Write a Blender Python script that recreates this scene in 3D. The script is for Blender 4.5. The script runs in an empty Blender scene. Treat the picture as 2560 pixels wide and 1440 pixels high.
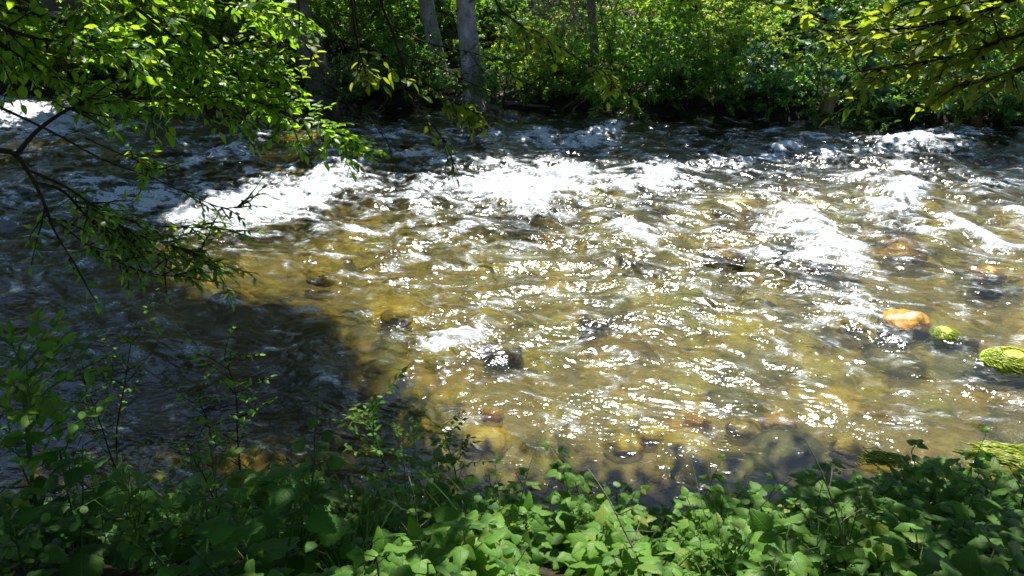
import bpy, bmesh, math, random
import numpy as np
from mathutils import Vector, noise as mnoise

rng = np.random.default_rng(11)
random.seed(5)
sc = bpy.context.scene
COL = sc.collection
rad = math.radians

# ------------------------------------------------------------------ camera geometry
F = 1920.0                     # focal length in photo pixels (2560 wide)
PITCH = rad(26.6)
CAM = np.array([0.0, 0.0, 4.5])
FWD = np.array([0, math.cos(PITCH), -math.sin(PITCH)])
UP = np.array([0, math.sin(PITCH), math.cos(PITCH)])
RIGHT = np.array([1.0, 0, 0])

def ray(x, y):
    return FWD + RIGHT * ((x - 1280) / F) + UP * ((720 - y) / F)
def at(x, y, t):
    """world point seen at photo pixel x, y at depth t metres"""
    return CAM + ray(x, y) * t
def on_z(x, y, z=0.0):
    d = ray(x, y)
    return CAM + d * ((z - CAM[2]) / d[2])
def on_y(x, y, Y):
    d = ray(x, y)
    return CAM + d * (Y / d[1])
def project(P):
    q = P - CAM
    t = q @ FWD
    return 1280 + F * (q @ RIGHT) / t, 720 - F * (q @ UP) / t

SUN_EL, SUN_AZ = rad(63), rad(15)          # azimuth measured from +Y towards +X
S = np.array([math.cos(SUN_EL) * math.sin(SUN_AZ), math.cos(SUN_EL) * math.cos(SUN_AZ), math.sin(SUN_EL)])

def nz(v):
    v = np.asarray(v, float)
    return v / np.maximum(np.linalg.norm(v, axis=-1, keepdims=True), 1e-9)

# ------------------------------------------------------------------ numpy gradient noise
_perm = np.random.default_rng(3).permutation(256)
_perm = np.concatenate([_perm, _perm, _perm])
_ga = np.random.default_rng(4).uniform(0, 2 * np.pi, 256)
_gx, _gy = np.cos(_ga), np.sin(_ga)
def gnoise(x, y):
    xi = np.floor(x).astype(np.int64); yi = np.floor(y).astype(np.int64)
    xf = x - xi; yf = y - yi
    u = xf * xf * xf * (xf * (xf * 6 - 15) + 10); v = yf * yf * yf * (yf * (yf * 6 - 15) + 10)
    xi &= 255; yi &= 255
    def g(ix, iy, dx, dy):
        h = _perm[_perm[ix & 255] + (iy & 255)]
        return _gx[h] * dx + _gy[h] * dy
    a = g(xi, yi, xf, yf); b = g(xi + 1, yi, xf - 1, yf)
    c = g(xi, yi + 1, xf, yf - 1); d = g(xi + 1, yi + 1, xf - 1, yf - 1)
    return ((a + u * (b - a)) + v * ((c + u * (d - c)) - (a + u * (b - a)))) * 1.5
def fbm(x, y, o=4, gain=.5, lac=2.03):
    s = np.zeros_like(x); a = 1.0; f = 1.0
    for k in range(o):
        s += a * gnoise(x * f + 17.3 * k, y * f - 9.1 * k); a *= gain; f *= lac
    return s
def sstep(a, b, x):
    t = np.clip((x - a) / (b - a), 0, 1)
    return t * t * (3 - 2 * t)

# ------------------------------------------------------------------ objects
def thing(name, label, cat, loc=(0, 0, 0), group=None):
    o = bpy.data.objects.new(name, None); COL.objects.link(o)
    o.location = loc; o.empty_display_size = .2
    o['label'] = label; o['category'] = cat
    if group: o['group'] = group
    return o
def tag(o, label, cat, group=None):
    o['label'] = label; o['category'] = cat
    if group: o['group'] = group
    return o
def link(name, me, parent=None):
    o = bpy.data.objects.new(name, me); COL.objects.link(o)
    if parent is not None: o.parent = parent
    return o

class MB:
    """collects vertices and faces as arrays, builds ONE mesh"""
    def __init__(s): s.v = []; s.f = {}; s.n = 0; s.lc = []; s.fl = {}
    def add(s, v, faces, lc=None):
        v = np.asarray(v, float).reshape(-1, 3)
        for fa in faces:
            fa = np.asarray(fa, np.int64)
            s.f.setdefault(fa.shape[1], []).append(fa + s.n)
        s.v.append(v); s.n += len(v)
        s.lc.append(np.zeros((len(v), 3)) if lc is None else lc)
    def mesh(s, name, mat, smooth=True, lc=False, attrs=None):
        me = bpy.data.meshes.new(name)
        V = np.concatenate(s.v) if s.v else np.zeros((0, 3))
        me.vertices.add(len(V)); me.vertices.foreach_set('co', V.ravel().astype(np.float32))
        loops, starts, tot = [], [], 0
        for k, lst in s.f.items():
            fa = np.concatenate(lst)
            loops.append(fa.ravel()); starts.append(tot + np.arange(len(fa)) * k); tot += fa.size
        if loops:
            L = np.concatenate(loops); st = np.concatenate(starts)
            me.loops.add(len(L)); me.loops.foreach_set('vertex_index', L.astype(np.int32))
            me.polygons.add(len(st)); me.polygons.foreach_set('loop_start', st.astype(np.int32))
            if smooth: me.polygons.foreach_set('use_smooth', np.ones(len(st), bool))
        if lc:
            a = me.attributes.new('lc', 'FLOAT_VECTOR', 'POINT')
            a.data.foreach_set('vector', np.concatenate(s.lc).ravel().astype(np.float32))
        for k, arr in (attrs or {}).items():
            if arr.ndim == 1:
                me.attributes.new(k, 'FLOAT', 'POINT').data.foreach_set('value', arr.astype(np.float32))
            else:
                me.attributes.new(k, 'FLOAT_VECTOR', 'POINT').data.foreach_set('vector', arr.ravel().astype(np.float32))
        me.update(calc_edges=True); me.validate()
        for m in (mat if isinstance(mat, (list, tuple)) else [mat]): me.materials.append(m)
        return me
    def build(s, name, mat, parent=None, **k):
        return link(name, s.mesh(name, mat, **k), parent)

def add_tube(M, pts, radii, sides=6, cap=True):
    pts = np.asarray(pts, float); k = len(pts)
    radii = np.broadcast_to(np.asarray(radii, float), (k,))
    d = nz(np.gradient(pts, axis=0))
    ref = np.array([0, 0, 1.0]) if abs(d[:, 2]).mean() < .8 else np.array([1.0, 0, 0])
    a = nz(np.cross(d, ref)); b = np.cross(d, a)
    th = np.arange(sides) * 2 * np.pi / sides
    ring = pts[:, None] + radii[:, None, None] * (np.cos(th)[None, :, None] * a[:, None] + np.sin(th)[None, :, None] * b[:, None])
    i = np.arange(k - 1)[:, None] * sides; j = np.arange(sides)[None, :]; j2 = (j + 1) % sides
    q = np.stack([i + j, i + j2, i + sides + j2, i + sides + j], -1).reshape(-1, 4)
    fs = [q]
    if cap and sides <= 12: fs.append(np.array([np.arange(sides) + (k - 1) * sides]))
    M.add(ring.reshape(-1, 3), fs)

def spline(pts, n):
    """Catmull-Rom through pts, n samples"""
    P = np.asarray(pts, float)
    if len(P) == 2: return P[0] + (P[1] - P[0]) * np.linspace(0, 1, n)[:, None]
    Q = np.concatenate([[2 * P[0] - P[1]], P, [2 * P[-1] - P[-2]]])
    u = np.linspace(0, len(P) - 1 - 1e-6, n); i = u.astype(int); t = (u - i)[:, None]
    p0, p1, p2, p3 = Q[i], Q[i + 1], Q[i + 2], Q[i + 3]
    return .5 * (2 * p1 + (p2 - p0) * t + (2 * p0 - 5 * p1 + 4 * p2 - p3) * t ** 2 + (3 * p1 - p0 - 3 * p2 + p3) * t ** 3)

# ------------------------------------------------------------------ leaf templates: x along the leaf, y across, z up
def T_diamond(w=.3):
    v = np.array([[0, 0, 0], [.45, w, .08], [1, 0, -.08], [.45, -w, .08]])
    return v, [np.array([[0, 2, 1], [0, 3, 2]])]
def T_ovate(w=.3, droop=.12, tip=1.0, base=.1):
    xs = np.array([.06, .28, .55, .8]); ws = np.array([.45, 1, .92, .5]) * w
    mid = np.stack([np.array([0, .28, .55, .8, tip]), np.zeros(5), -droop * np.array([0, .08, .3, .62, 1])], 1)
    zl = .14 * w * 2 - droop * xs ** 2
    l = np.stack([xs, ws, zl], 1); r = l * [1, -1, 1]
    v = np.concatenate([mid, l, r])             # 0-4 mid, 5-8 left, 9-12 right
    q = [[0, 1, 6, 5], [1, 2, 7, 6], [2, 3, 8, 7], [0, 9, 10, 1], [1, 10, 11, 2], [2, 11, 12, 3]]
    t = [[3, 4, 8], [3, 12, 4]]
    return v, [np.array(q), np.array(t)]
def T_toothed(w=.40, n=15, droop=.22, heart=.10, tooth=.03):
    """broad leaf with a toothed margin and a heart-shaped base"""
    u = np.linspace(0, 1, n)
    prof = np.sin(np.pi * np.clip(u, 0, 1) ** .62) ** .8 * w
    prof[0] = .10 * w; prof[-1] = 0
    mx = u; mz = -droop * u ** 2
    mid = np.stack([mx, 0 * u, mz], 1)
    ex = u - heart * np.sin(np.pi * u) * (1 - u) * 1.6
    tt = np.where(np.arange(n) % 2 == 1, 1 + tooth * 2, 1 - tooth * 2)
    ew = prof * tt
    hw = .55
    hl = np.stack([(mx + ex) / 2, ew * hw, mz + .05 * w], 1)
    l = np.stack([ex + .03 * (np.arange(n) % 2), ew, mz + .02 * np.cos(u * 21) - .10 * w], 1)
    V = np.concatenate([mid, hl, l, hl * [1, -1, 1], l * [1, -1, 1]])
    q = []
    for k in range(n - 1):
        q += [[k, k + 1, n + k + 1, n + k], [n + k, n + k + 1, 2 * n + k + 1, 2 * n + k],
              [k, 3 * n + k, 3 * n + k + 1, k + 1], [3 * n + k, 4 * n + k, 4 * n + k + 1, 3 * n + k + 1]]
    return V, [np.array(q)]
def T_round(n=12):
    th = np.arange(n) * 2 * np.pi / n
    v = np.stack([.5 + .5 * np.cos(th), .40 * np.sin(th), 0 * th], 1)
    v = np.concatenate([[[.5, 0, .03]], v])
    f = [[0, 1 + i, 1 + (i + 1) % n] for i in range(n)]
    return v, [np.array(f)]
def T_lobed():
    """palmate maple-like leaf"""
    ang = np.array([0, 22, 42, 62, 88, 112, 150]); r = np.array([1, .52, .86, .45, .66, .36, .34])
    a = np.concatenate([-ang[::-1][:-1], ang]) * np.pi / 180; rr = np.concatenate([r[::-1][:-1], r])
    v = np.stack([.3 + .7 * rr * np.cos(a), .62 * rr * np.sin(a), -.1 * rr ** 2], 1)
    v = np.concatenate([[[.22, 0, .03]], v]); n = len(a)
    return v, [np.array([[0, 1 + i, 2 + i] for i in range(n - 1)])]
DIAM, WILLOW = T_diamond(.26), T_diamond(.15)
OVATE, OVATE_N, TOOTH, ROUND, LOBED = T_ovate(.27), T_ovate(.2, .2), T_toothed(), T_round(), T_lobed()
TOOTH_S = T_toothed(.36, 13, .2, .03, .025)

def leaves(M, pos, ax, nr, size, T):
    pos = np.asarray(pos, float).reshape(-1, 3)
    if not len(pos): return
    ax = nz(ax); nr = np.asarray(nr, float)
    nr = nz(nr - (nr * ax).sum(1, keepdims=True) * ax); sd = np.cross(nr, ax)
    tv, tf = T; k = len(tv); n = len(pos)
    V = pos[:, None] + np.asarray(size)[:, None, None] * (tv[None, :, 0:1] * ax[:, None] + tv[None, :, 1:2] * sd[:, None] + tv[None, :, 2:3] * nr[:, None])
    off = (np.arange(n) * k)[:, None, None]
    M.add(V.reshape(-1, 3), [(f[None] + off).reshape(-1, f.shape[1]) for f in tf], np.tile(tv, (n, 1)))

UPV = np.array([0, 0, 1.0])
def curve_from(p0, d0, L, n=7, droop=.5, wob=.12, R=rng):
    d = nz(d0); p = np.array(p0, float); out = [p.copy()]
    for i in range(n - 1):
        d = nz(d - UPV * droop * (i + 1) / n / n * 2 + R.normal(0, wob, 3))
        p = p + d * L / (n - 1); out.append(p.copy())
    return np.array(out)
def leafy(ML, P, n, ls, T, spread=.9, hang=.25, flat=1.0, u0=.1, R=rng, jit=.35, alt=True):
    """leaves set alternately along the polyline P"""
    k = len(P); u = np.linspace(u0, 1, n) * (k - 1 - 1e-6); i = u.astype(int); t = (u - i)[:, None]
    pos = P[i] * (1 - t) + P[i + 1] * t; d = nz(P[i + 1] - P[i])
    sd = np.cross(d, UPV); sd = nz(sd + 1e-4)
    sg = np.where(np.arange(n) % 2 == 0, 1, -1)[:, None] if alt else R.choice([-1, 1], (n, 1))
    ax = d * .55 + sd * sg * spread - UPV * hang + R.normal(0, jit, (n, 3))
    ax[-1] = d[-1] - UPV * hang * .5
    nr = (UPV * .35 + S * .75) * flat + R.normal(0, .5, (n, 3))
    leaves(ML, pos, ax, nr, ls * R.uniform(.65, 1.25, n), T)

# ------------------------------------------------------------------ materials
class NT:
    def __init__(s, name):
        s.m = bpy.data.materials.new(name); s.m.use_nodes = True
        s.t = s.m.node_tree; s.t.nodes.clear(); s.out = s.n('ShaderNodeOutputMaterial')
    def n(s, typ, ins=None, **props):
        nd = s.t.nodes.new(typ)
        for k, v in props.items(): setattr(nd, k, v)
        for k, v in (ins or {}).items():
            sock = nd.inputs[k]
            if isinstance(v, bpy.types.NodeSocket): s.t.links.new(v, sock)
            elif isinstance(v, bpy.types.Node): s.t.links.new(v.outputs[0], sock)
            else: sock.default_value = v
        return nd
    def surf(s, nd): s.t.links.new(nd.outputs[0], s.out.inputs['Surface']); return s.m
    def math(s, op, a, b=0.0, c=0.0, clamp=False):
        return s.n('ShaderNodeMath', {0: a, 1: b, 2: c}, operation=op, use_clamp=clamp)
    def ramp(s, fac, stops, interp='LINEAR'):
        r = s.n('ShaderNodeValToRGB', {'Fac': fac}); cr = r.color_ramp; cr.interpolation = interp
        while len(cr.elements) < len(stops): cr.elements.new(.5)
        for e, (p, c) in zip(cr.elements, stops): e.position = p; e.color = (*c, 1)
        return r
    def noise(s, vec, scale, detail=3, rough=.55, dist=0.0):
        return s.n('ShaderNodeTexNoise', {'Vector': vec, 'Scale': scale, 'Detail': detail, 'Roughness': rough, 'Distortion': dist})
    def coord(s, scale=(1, 1, 1), rot=(0, 0, 0), out='Object'):
        tc = s.n('ShaderNodeTexCoord')
        return s.n('ShaderNodeMapping', {'Vector': tc.outputs[out], 'Scale': scale, 'Rotation': rot})
    def mapr(s, v, a, b, c=0.0, d=1.0, smooth=True):
        return s.n('ShaderNodeMapRange', {'Value': v, 'From Min': a, 'From Max': b, 'To Min': c, 'To Max': d},
                   interpolation_type='SMOOTHSTEP' if smooth else 'LINEAR')
    def mix(s, f, a, b): return s.n('ShaderNodeMixShader', {0: f, 1: a, 2: b})

def leaf_mat(name, cols, trans, tfac=.5, rough=.4, spec=.5, veins=False):
    """cols: reflected colours over the leaves; trans: light let through"""
    N = NT(name); g = N.n('ShaderNodeNewGeometry')
    rp = N.ramp(g.outputs['Random Per Island'], [(i / (len(cols) - 1), c) for i, c in enumerate(cols)])
    rt = N.ramp(g.outputs['Random Per Island'], [(i / (len(trans) - 1), c) for i, c in enumerate(trans)])
    oi = N.n('ShaderNodeObjectInfo')
    val = N.mapr(oi.outputs['Random'], 0, 1, .8, 1.2, False)
    c1 = N.n('ShaderNodeHueSaturation', {'Color': rp, 'Value': val})
    c2 = N.n('ShaderNodeHueSaturation', {'Color': rt, 'Value': val})
    ins = {'Base Color': c1, 'Roughness': rough, 'Specular IOR Level': spec}
    tins = {'Color': c2}
    if veins:
        at_ = N.n('ShaderNodeAttribute', attribute_name='lc')
        sp = N.n('ShaderNodeSeparateXYZ', {0: at_.outputs['Vector']})
        ay = N.math('ABSOLUTE', sp.outputs['Y'])
        ph = N.math('MULTIPLY_ADD', N.math('SUBTRACT', sp.outputs['X'], N.math('MULTIPLY', ay, .7)), 9.0)
        w = N.math('ABSOLUTE', N.math('SUBTRACT', N.math('FRACT', ph), .5))
        v1 = N.mapr(w, .0, .12, 1, 0); v2 = N.mapr(ay, .0, .018, 1, 0)
        vn = N.math('MAXIMUM', N.math('MULTIPLY', v1, .6), v2)
        ns = N.noise(at_.outputs['Vector'], 14, 3)
        hgt = N.math('SUBTRACT', N.math('MULTIPLY', ns, .35), vn)
        bp = N.n('ShaderNodeBump', {'Height': hgt, 'Strength': .5, 'Distance': .004})
        cm = N.n('ShaderNodeMix', {'Factor': N.math('MULTIPLY', vn, .35), 'A': c1.outputs[0], 'B': (.2, .3, .08, 1)}, data_type='RGBA')
        # Mix node colour sockets
        cm.inputs[6].default_value = (0, 0, 0, 1); N.t.links.new(c1.outputs[0], cm.inputs[6])
        cm.inputs[7].default_value = (.16, .26, .07, 1)
        ins['Base Color'] = cm.outputs[2]; ins['Normal'] = bp; tins['Normal'] = bp
    p = N.n('ShaderNodeBsdfPrincipled', ins)
    t = N.n('ShaderNodeBsdfTranslucent', tins)
    return N.surf(N.mix(tfac, p, t))

def bark_mat(name, c0, c1, sx=9, sz=1.6, marks=0.0):
    N = NT(name); co = N.coord((sx, sx, sz))
    a = N.noise(co, 1.6, 8, .7, .4); b = N.noise(N.coord((2.4, 2.4, 1.6)), 1.0, 5, .65)
    f = N.math('ADD', N.math('MULTIPLY', a, .55), N.math('MULTIPLY', b, .45))
    r = N.ramp(f, [(.38, c0), (.55, tuple(.5 * (x + y) for x, y in zip(c0, c1))), (.64, c1)])
    col = r.outputs[0]
    if marks:
        m = N.noise(N.coord((5, 5, 14)), 1.0, 3, .6)
        mk = N.mapr(m, .60, .68)
        mx = N.n('ShaderNodeMix', {'Factor': N.math('MULTIPLY', mk, marks)}, data_type='RGBA')
        N.t.links.new(col, mx.inputs[6]); mx.inputs[7].default_value = (.03, .028, .026, 1); col = mx.outputs[2]
    bp = N.n('ShaderNodeBump', {'Height': a, 'Strength': .9, 'Distance': .03})
    return N.surf(N.n('ShaderNodeBsdfPrincipled', {'Base Color': col, 'Roughness': .85, 'Normal': bp, 'Specular IOR Level': .2}))

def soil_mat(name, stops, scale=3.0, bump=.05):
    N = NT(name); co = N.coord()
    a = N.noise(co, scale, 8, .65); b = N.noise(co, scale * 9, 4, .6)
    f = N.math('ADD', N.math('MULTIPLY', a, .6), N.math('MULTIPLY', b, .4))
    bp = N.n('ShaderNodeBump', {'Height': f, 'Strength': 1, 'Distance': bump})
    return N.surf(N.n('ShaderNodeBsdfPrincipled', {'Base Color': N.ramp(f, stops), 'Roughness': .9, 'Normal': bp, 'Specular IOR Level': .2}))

M_twig = bark_mat('dark_twig', (.018, .014, .010), (.06, .05, .035), 30, 8)
M_twig_pale = bark_mat('pale_twig', (.16, .14, .11), (.36, .33, .27), 30, 8)
M_bark_grey = bark_mat('grey_bark', (.09, .085, .085), (.46, .44, .47), 4, 1.3, .9)
M_bark_mid = bark_mat('brown_grey_bark', (.09, .08, .07), (.26, .235, .22), 7, 1.5, .3)
M_bark_brown = bark_mat('brown_bark', (.06, .048, .038), (.20, .165, .135), 7, 1.4, .3)
M_bark_dark = bark_mat('dark_bark', (.03, .024, .018), (.12, .095, .075), 8, 1.2)
M_stump = bark_mat('weathered_wood', (.16, .11, .05), (.36, .26, .13), 14, 1.5)
M_stem = bark_mat('green_stem', (.05, .10, .02), (.14, .24, .06), 20, 6)
M_root = bark_mat('root_wood', (.05, .04, .032), (.20, .165, .14), 12, 12)
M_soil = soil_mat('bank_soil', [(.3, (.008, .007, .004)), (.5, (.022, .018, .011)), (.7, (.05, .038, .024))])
M_wall = soil_mat('grey_concrete', [(.3, (.30, .29, .29)), (.55, (.36, .35, .35)), (.75, (.42, .41, .41))], 1.2, .004)

LF_far = [leaf_mat('leaf_far_a', [(.06, .14, .018), (.10, .20, .022), (.14, .25, .03)], [(.20, .44, .02), (.36, .58, .03)], .54, .38),
          leaf_mat('leaf_far_b', [(.05, .13, .022), (.08, .18, .028), (.11, .22, .035)], [(.15, .38, .03), (.28, .5, .04)], .52, .34),
          leaf_mat('leaf_far_c', [(.10, .18, .02), (.14, .23, .025), (.19, .27, .035)], [(.36, .52, .02), (.52, .62, .03)], .55, .4)]
LF_maple = leaf_mat('leaf_bluish', [(.05, .115, .06), (.08, .16, .09)], [(.06, .17, .06), (.10, .22, .07)], .3, .35)
LF_crown = leaf_mat('leaf_crown', [(.03, .08, .02), (.06, .12, .02)], [(.08, .2, .015), (.14, .28, .02)], .4, .45)
LF_over = leaf_mat('leaf_overhang', [(.05, .14, .015), (.08, .19, .02), (.12, .24, .025)], [(.20, .44, .015), (.34, .58, .02), (.46, .64, .03)], .55, .33, .6, True)
LF_dry = leaf_mat('leaf_olive', [(.10, .17, .02), (.15, .21, .03)], [(.32, .46, .02), (.46, .54, .03)], .55, .42, .4, True)
LF_bram = leaf_mat('leaf_bramble', [(.065, .16, .02), (.10, .22, .03), (.15, .28, .05), (.08, .18, .03), (.12, .24, .03), (.09, .2, .03), (.07, .17, .03), (.20, .25, .05)], [(.18, .40, .02), (.32, .54, .04), (.24, .46, .03), (.2, .42, .03), (.40, .50, .05)], .46, .48, .3, True)
LF_broad = leaf_mat('leaf_broad', [(.04, .12, .02), (.06, .155, .024), (.08, .19, .03)], [(.10, .30, .02), (.20, .40, .03)], .44, .5, .3, True)
LF_pod = leaf_mat('seed_pod', [(.07, .15, .03), (.11, .2, .05)], [(.16, .32, .04), (.26, .42, .06)], .5, .45, .4)

# ------------------------------------------------------------------ terrain shapes
def bank_y(x):
    """waterline of the far bank"""
    return 18.75 - .147 * np.asarray(x, float) + .35 * gnoise(np.asarray(x, float) * .55 + 3, np.zeros_like(np.asarray(x, float)) + .5)
def far_z(x, y):
    x = np.asarray(x, float); y = np.asarray(y, float); d = y - bank_y(x)
    z = np.interp(d, [-1.2, -.35, .0, .5, 1.6, 4, 12, 40, 300], [-1.0, -.45, .05, .28, .5, .75, 1.4, 4.5, 9])
    return z + .10 * fbm(x * .9, y * .9, 3) * np.clip(d + .5, 0, 1)
def near_z(x, y):
    x = np.asarray(x, float); y = np.asarray(y, float) + .35 * gnoise(x * .5 + 7, x * 0 + 1.5)
    z = np.interp(y, [-300, .4, 1.4, 2.4, 3.3, 4.3, 5.0, 6.0], [2.95, 2.85, 2.55, 1.9, 1.15, .3, -.3, -.85])
    return z + .05 * fbm(x * 2, y * 2, 3)

# ------------------------------------------------------------------ the river: white water patches (photo x, y, half-length, half-height, tilt in degrees, strength)
FOAM = [
 (640,520,185,44,-8,1.25),(790,480,75,36,-22,1.1),(470,545,75,22,0,.9),(870,445,45,48,30,.75),(560,555,120,25,0,.9),
 (1300,472,180,40,-4,1.05),(1180,472,80,20,0,.8),(1410,450,105,30,8,1.05),(1330,515,60,34,0,.95),(1250,412,60,14,5,.7),(1240,500,80,14,0,.7),
 (1060,468,50,18,-20,.7),(1030,520,60,16,35,.5),(1640,448,55,36,0,1.05),(1560,462,45,18,0,.7),(1700,470,60,12,10,.45),
 (1590,587,68,15,28,1.2),(1985,560,55,48,20,.95),(2060,602,110,34,33,1.2),(2135,652,52,24,25,1.0),(2035,645,65,28,10,.9),(1915,640,60,18,0,.55),
 (2255,500,52,40,-20,1.05),(2190,522,40,22,0,.85),(2150,455,55,10,8,.6),(2262,432,34,20,10,.85),(2070,400,36,14,0,.6),
 (2440,596,90,14,27,1.1),(2290,574,90,10,6,.75),(2540,545,50,16,0,.5),(2130,752,40,30,25,.95),(2140,796,78,26,12,1.15),(2090,810,40,14,0,.7),
 (1150,852,85,24,-6,1.1),(1200,822,20,16,-40,.8),(1050,862,70,20,0,.55),(900,580,58,12,12,.8),(1120,578,60,10,0,.5),
 (2290,362,95,26,-8,.85),(2400,332,60,12,0,.55),(1810,415,60,12,10,.5),(1240,770,60,12,0,.4),(1750,790,60,12,20,.4),
 (70,300,155,40,3,1.15),(185,312,58,22,0,1.0),(310,320,46,10,-10,.8),(10,260,60,20,0,.8),
 (545,392,85,18,-18,.62),(560,345,50,10,-12,.55),(470,402,60,10,-10,.55),(600,385,40,18,25,.8),(640,335,40,10,0,.5),
 (300,500,150,42,0,.62),(230,452,90,18,0,.6),(410,500,110,34,0,.72),(60,500,70,18,0,.45),(90,380,40,10,0,.45),
 (1400,352,150,18,4,.8),(1500,338,55,20,-22,.95),(1545,315,30,10,-40,.6),(1250,345,100,12,0,.55),(1000,345,80,12,0,.55),(1060,398,80,16,12,.62),(960,330,60,8,0,.4),
 (1965,378,62,14,-22,.95),(1900,402,80,12,-6,.6),(2100,352,90,10,0,.42),(1790,350,90,8,0,.4),(1880,330,70,8,0,.35),(2140,385,30,8,0,.5),
 (905,942,80,10,-6,.5),(690,455,120,18,-6,.5),(1420,415,60,12,10,.6),(1700,420,80,10,0,.45),(2470,470,70,14,0,.4),(2440,905,40,22,20,.35),
]
# standing waves (photo x, y, half-length, half-height, tilt, height in metres)
MOUNDS = [(850,455,90,40,20,.26),(640,500,170,40,-8,.12),(1060,470,70,24,-20,.16),(1420,440,110,24,8,.15),(1640,440,70,28,0,.16),(2290,362,120,26,-6,.22),
 (2060,590,120,28,33,.16),(2250,490,60,30,-20,.14),(1590,580,80,16,28,.10),(2440,590,95,16,27,.11),(560,388,90,22,-14,.12),(1500,335,70,18,-20,.14),
 (70,285,170,26,0,.3),(1965,372,70,14,-20,.14),(2135,780,70,26,20,.06),(1180,840,70,22,-10,.05),(2150,452,70,14,8,.12),(1890,505,80,16,0,.1),(880,575,70,14,12,.09),
 (760,400,110,24,0,.12),(1130,400,90,16,10,.1),(1790,410,80,14,10,.12),(2070,398,60,14,0,.14)]

def patch(X, Y, c, pw=2):
    x0, y0, rx, ry, a, s = c
    ca, sa = math.cos(rad(a)), math.sin(rad(a))
    dx, dy = X - x0, Y - y0
    u = (dx * ca + dy * sa) / rx; v = (-dx * sa + dy * ca) / ry
    return s * np.exp(-(u * u + v * v) ** (pw / 2) * .9)

def water_fields(x, y):
    P = np.stack([x, y, np.zeros_like(x)], -1)
    X, Y = project(P)
    # flow runs right to left and slightly away from the camera: stretch everything along it
    ca, sa = math.cos(rad(-20)), math.sin(rad(-20))
    u = x * ca + y * sa; v = -x * sa + y * ca
    wx = .35 * fbm(u * .5, v * .7, 2); u2 = u + wx; v2 = v + .25 * fbm(u * .6 + 5, v * .8, 2)
    turb = np.interp(y, [3.5, 5.5, 8, 10.5, 15, 17.5, 19], [.26, .36, .72, 1.1, 1.05, .75, .4])
    turb = turb * (.75 + .35 * fbm(x * .22, y * .3, 2))
    h = .085 * (1 - 2 * np.abs(gnoise(u2 * .55, v2 * 1.0))) + .055 * (.6 - 1.6 * np.abs(gnoise(u2 * 1.15 + 9, v2 * 2.2)))
    h += .034 * gnoise(u2 * 2.0, v2 * 3.6) + .018 * (.5 - np.abs(gnoise(u2 * 3.1, v2 * 6.2 + 4)) * 1.5)
    h = h * turb
    h += (.008 * gnoise(u2 * 6, v2 * 11) + .0035 * gnoise(u2 * 11 + 3, v2 * 21) + .002 * (.5 - np.abs(gnoise(u2 * 15, v2 * 34)))) * (.55 + .6 * turb)
    for m in MOUNDS: h += .55 * patch(X, Y, m)
    E = np.zeros_like(x)
    for c in FOAM: E = np.maximum(E, patch(X, Y, c, 2.2)) + .12 * patch(X, Y, c)
    rag = fbm(u2 * 2.2, v2 * 4.5, 5, .6); fil = .5 - np.abs(fbm(u2 * 3.2 + 3, v2 * 6.5, 4, .6))
    zone = np.interp(y, [4, 6, 8, 11, 15, 17, 18.5], [0, .03, .10, .24, .24, .2, .05])
    crest = np.clip(h / .22, -1, 1.4) * zone * .8
    foam = E * 1.0 + .76 * rag + .62 * fil + crest + zone * .85 - .70
    edge = np.clip(E * 1.4, 0, 1)
    h += edge * (.045 * fbm(u2 * 3.2, v2 * 7, 3, .6) + .014 * fbm(u * 12, v * 18, 2)) + .03 * np.clip(foam, 0, .8)
    return h, foam, turb

ny, ni, no = 820, 900, 46
pyr = np.linspace(1500, 205, ny)
ys = np.array([on_z(1280, p)[1] for p in pyr])
s_in = np.linspace(-1.22, 1.22, ni); s_out = 1.22 + (np.linspace(0, 1, no + 1)[1:]) ** 1.8 * 2.6
ss = np.concatenate([-s_out[::-1], s_in, s_out]); nx = len(ss)
Yg = np.repeat(ys[:, None], nx, 1); Xg = ss[None] * (1.33 + .597 * Yg)
# the water follows the bend: beyond the far waterline the sheet runs under the bank
H, FO, TU = water_fields(Xg.ravel(), Yg.ravel())
idx = np.arange(ny * nx).reshape(ny, nx)
q = np.stack([idx[:-1, :-1], idx[:-1, 1:], idx[1:, 1:], idx[1:, :-1]], -1).reshape(-1, 4)

N = NT('river_water')
fo = N.n('ShaderNodeAttribute', attribute_name='foam')
c1 = N.coord((9, 17, 6), (0, 0, rad(25))); c2 = N.coord((20, 42, 14), (0, 0, rad(22)))
n1 = N.noise(c1, 1.0, 2, .5, .25); n2 = N.noise(c2, 1.0, 1, .5, .1)
tb = N.n('ShaderNodeAttribute', attribute_name='turb')
tp = N.noise(N.coord((.9, 2.0, 1), (0, 0, rad(22))), 1.0, 3, .6, .5)
ts = N.math('MULTIPLY', N.mapr(tb.outputs['Fac'], .2, .95, .78, 1.15, False), N.mapr(tp, .36, .62, .34, 1.15))
b1 = N.n('ShaderNodeBump', {'Height': n1, 'Strength': ts, 'Distance': .016})
b2 = N.n('ShaderNodeBump', {'Height': n2, 'Strength': ts, 'Distance': .006, 'Normal': b1})
fr = N.n('ShaderNodeFresnel', {'IOR': 1.42, 'Normal': b2})
tint = (.82, .82, .52, 1)
refr = N.n('ShaderNodeBsdfRefraction', {'Color': tint, 'Roughness': .0, 'IOR': 1.2, 'Normal': b2})
trn = N.n('ShaderNodeBsdfTransparent', {'Color': tint})
murk = N.n('ShaderNodeBsdfDiffuse', {'Color': (.07, .075, .03, 1)})
body = N.mix(.05, N.mix(.6, refr, trn), murk)
gl = N.n('ShaderNodeBsdfGlossy', {'Color': (1, 1, 1, 1), 'Roughness': .14, 'Normal': b2})
wat = N.mix(fr, body, gl)
fn = N.noise(N.coord((17, 40, 26), (0, 0, rad(20))), 1.0, 6, .72, .5)
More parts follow.
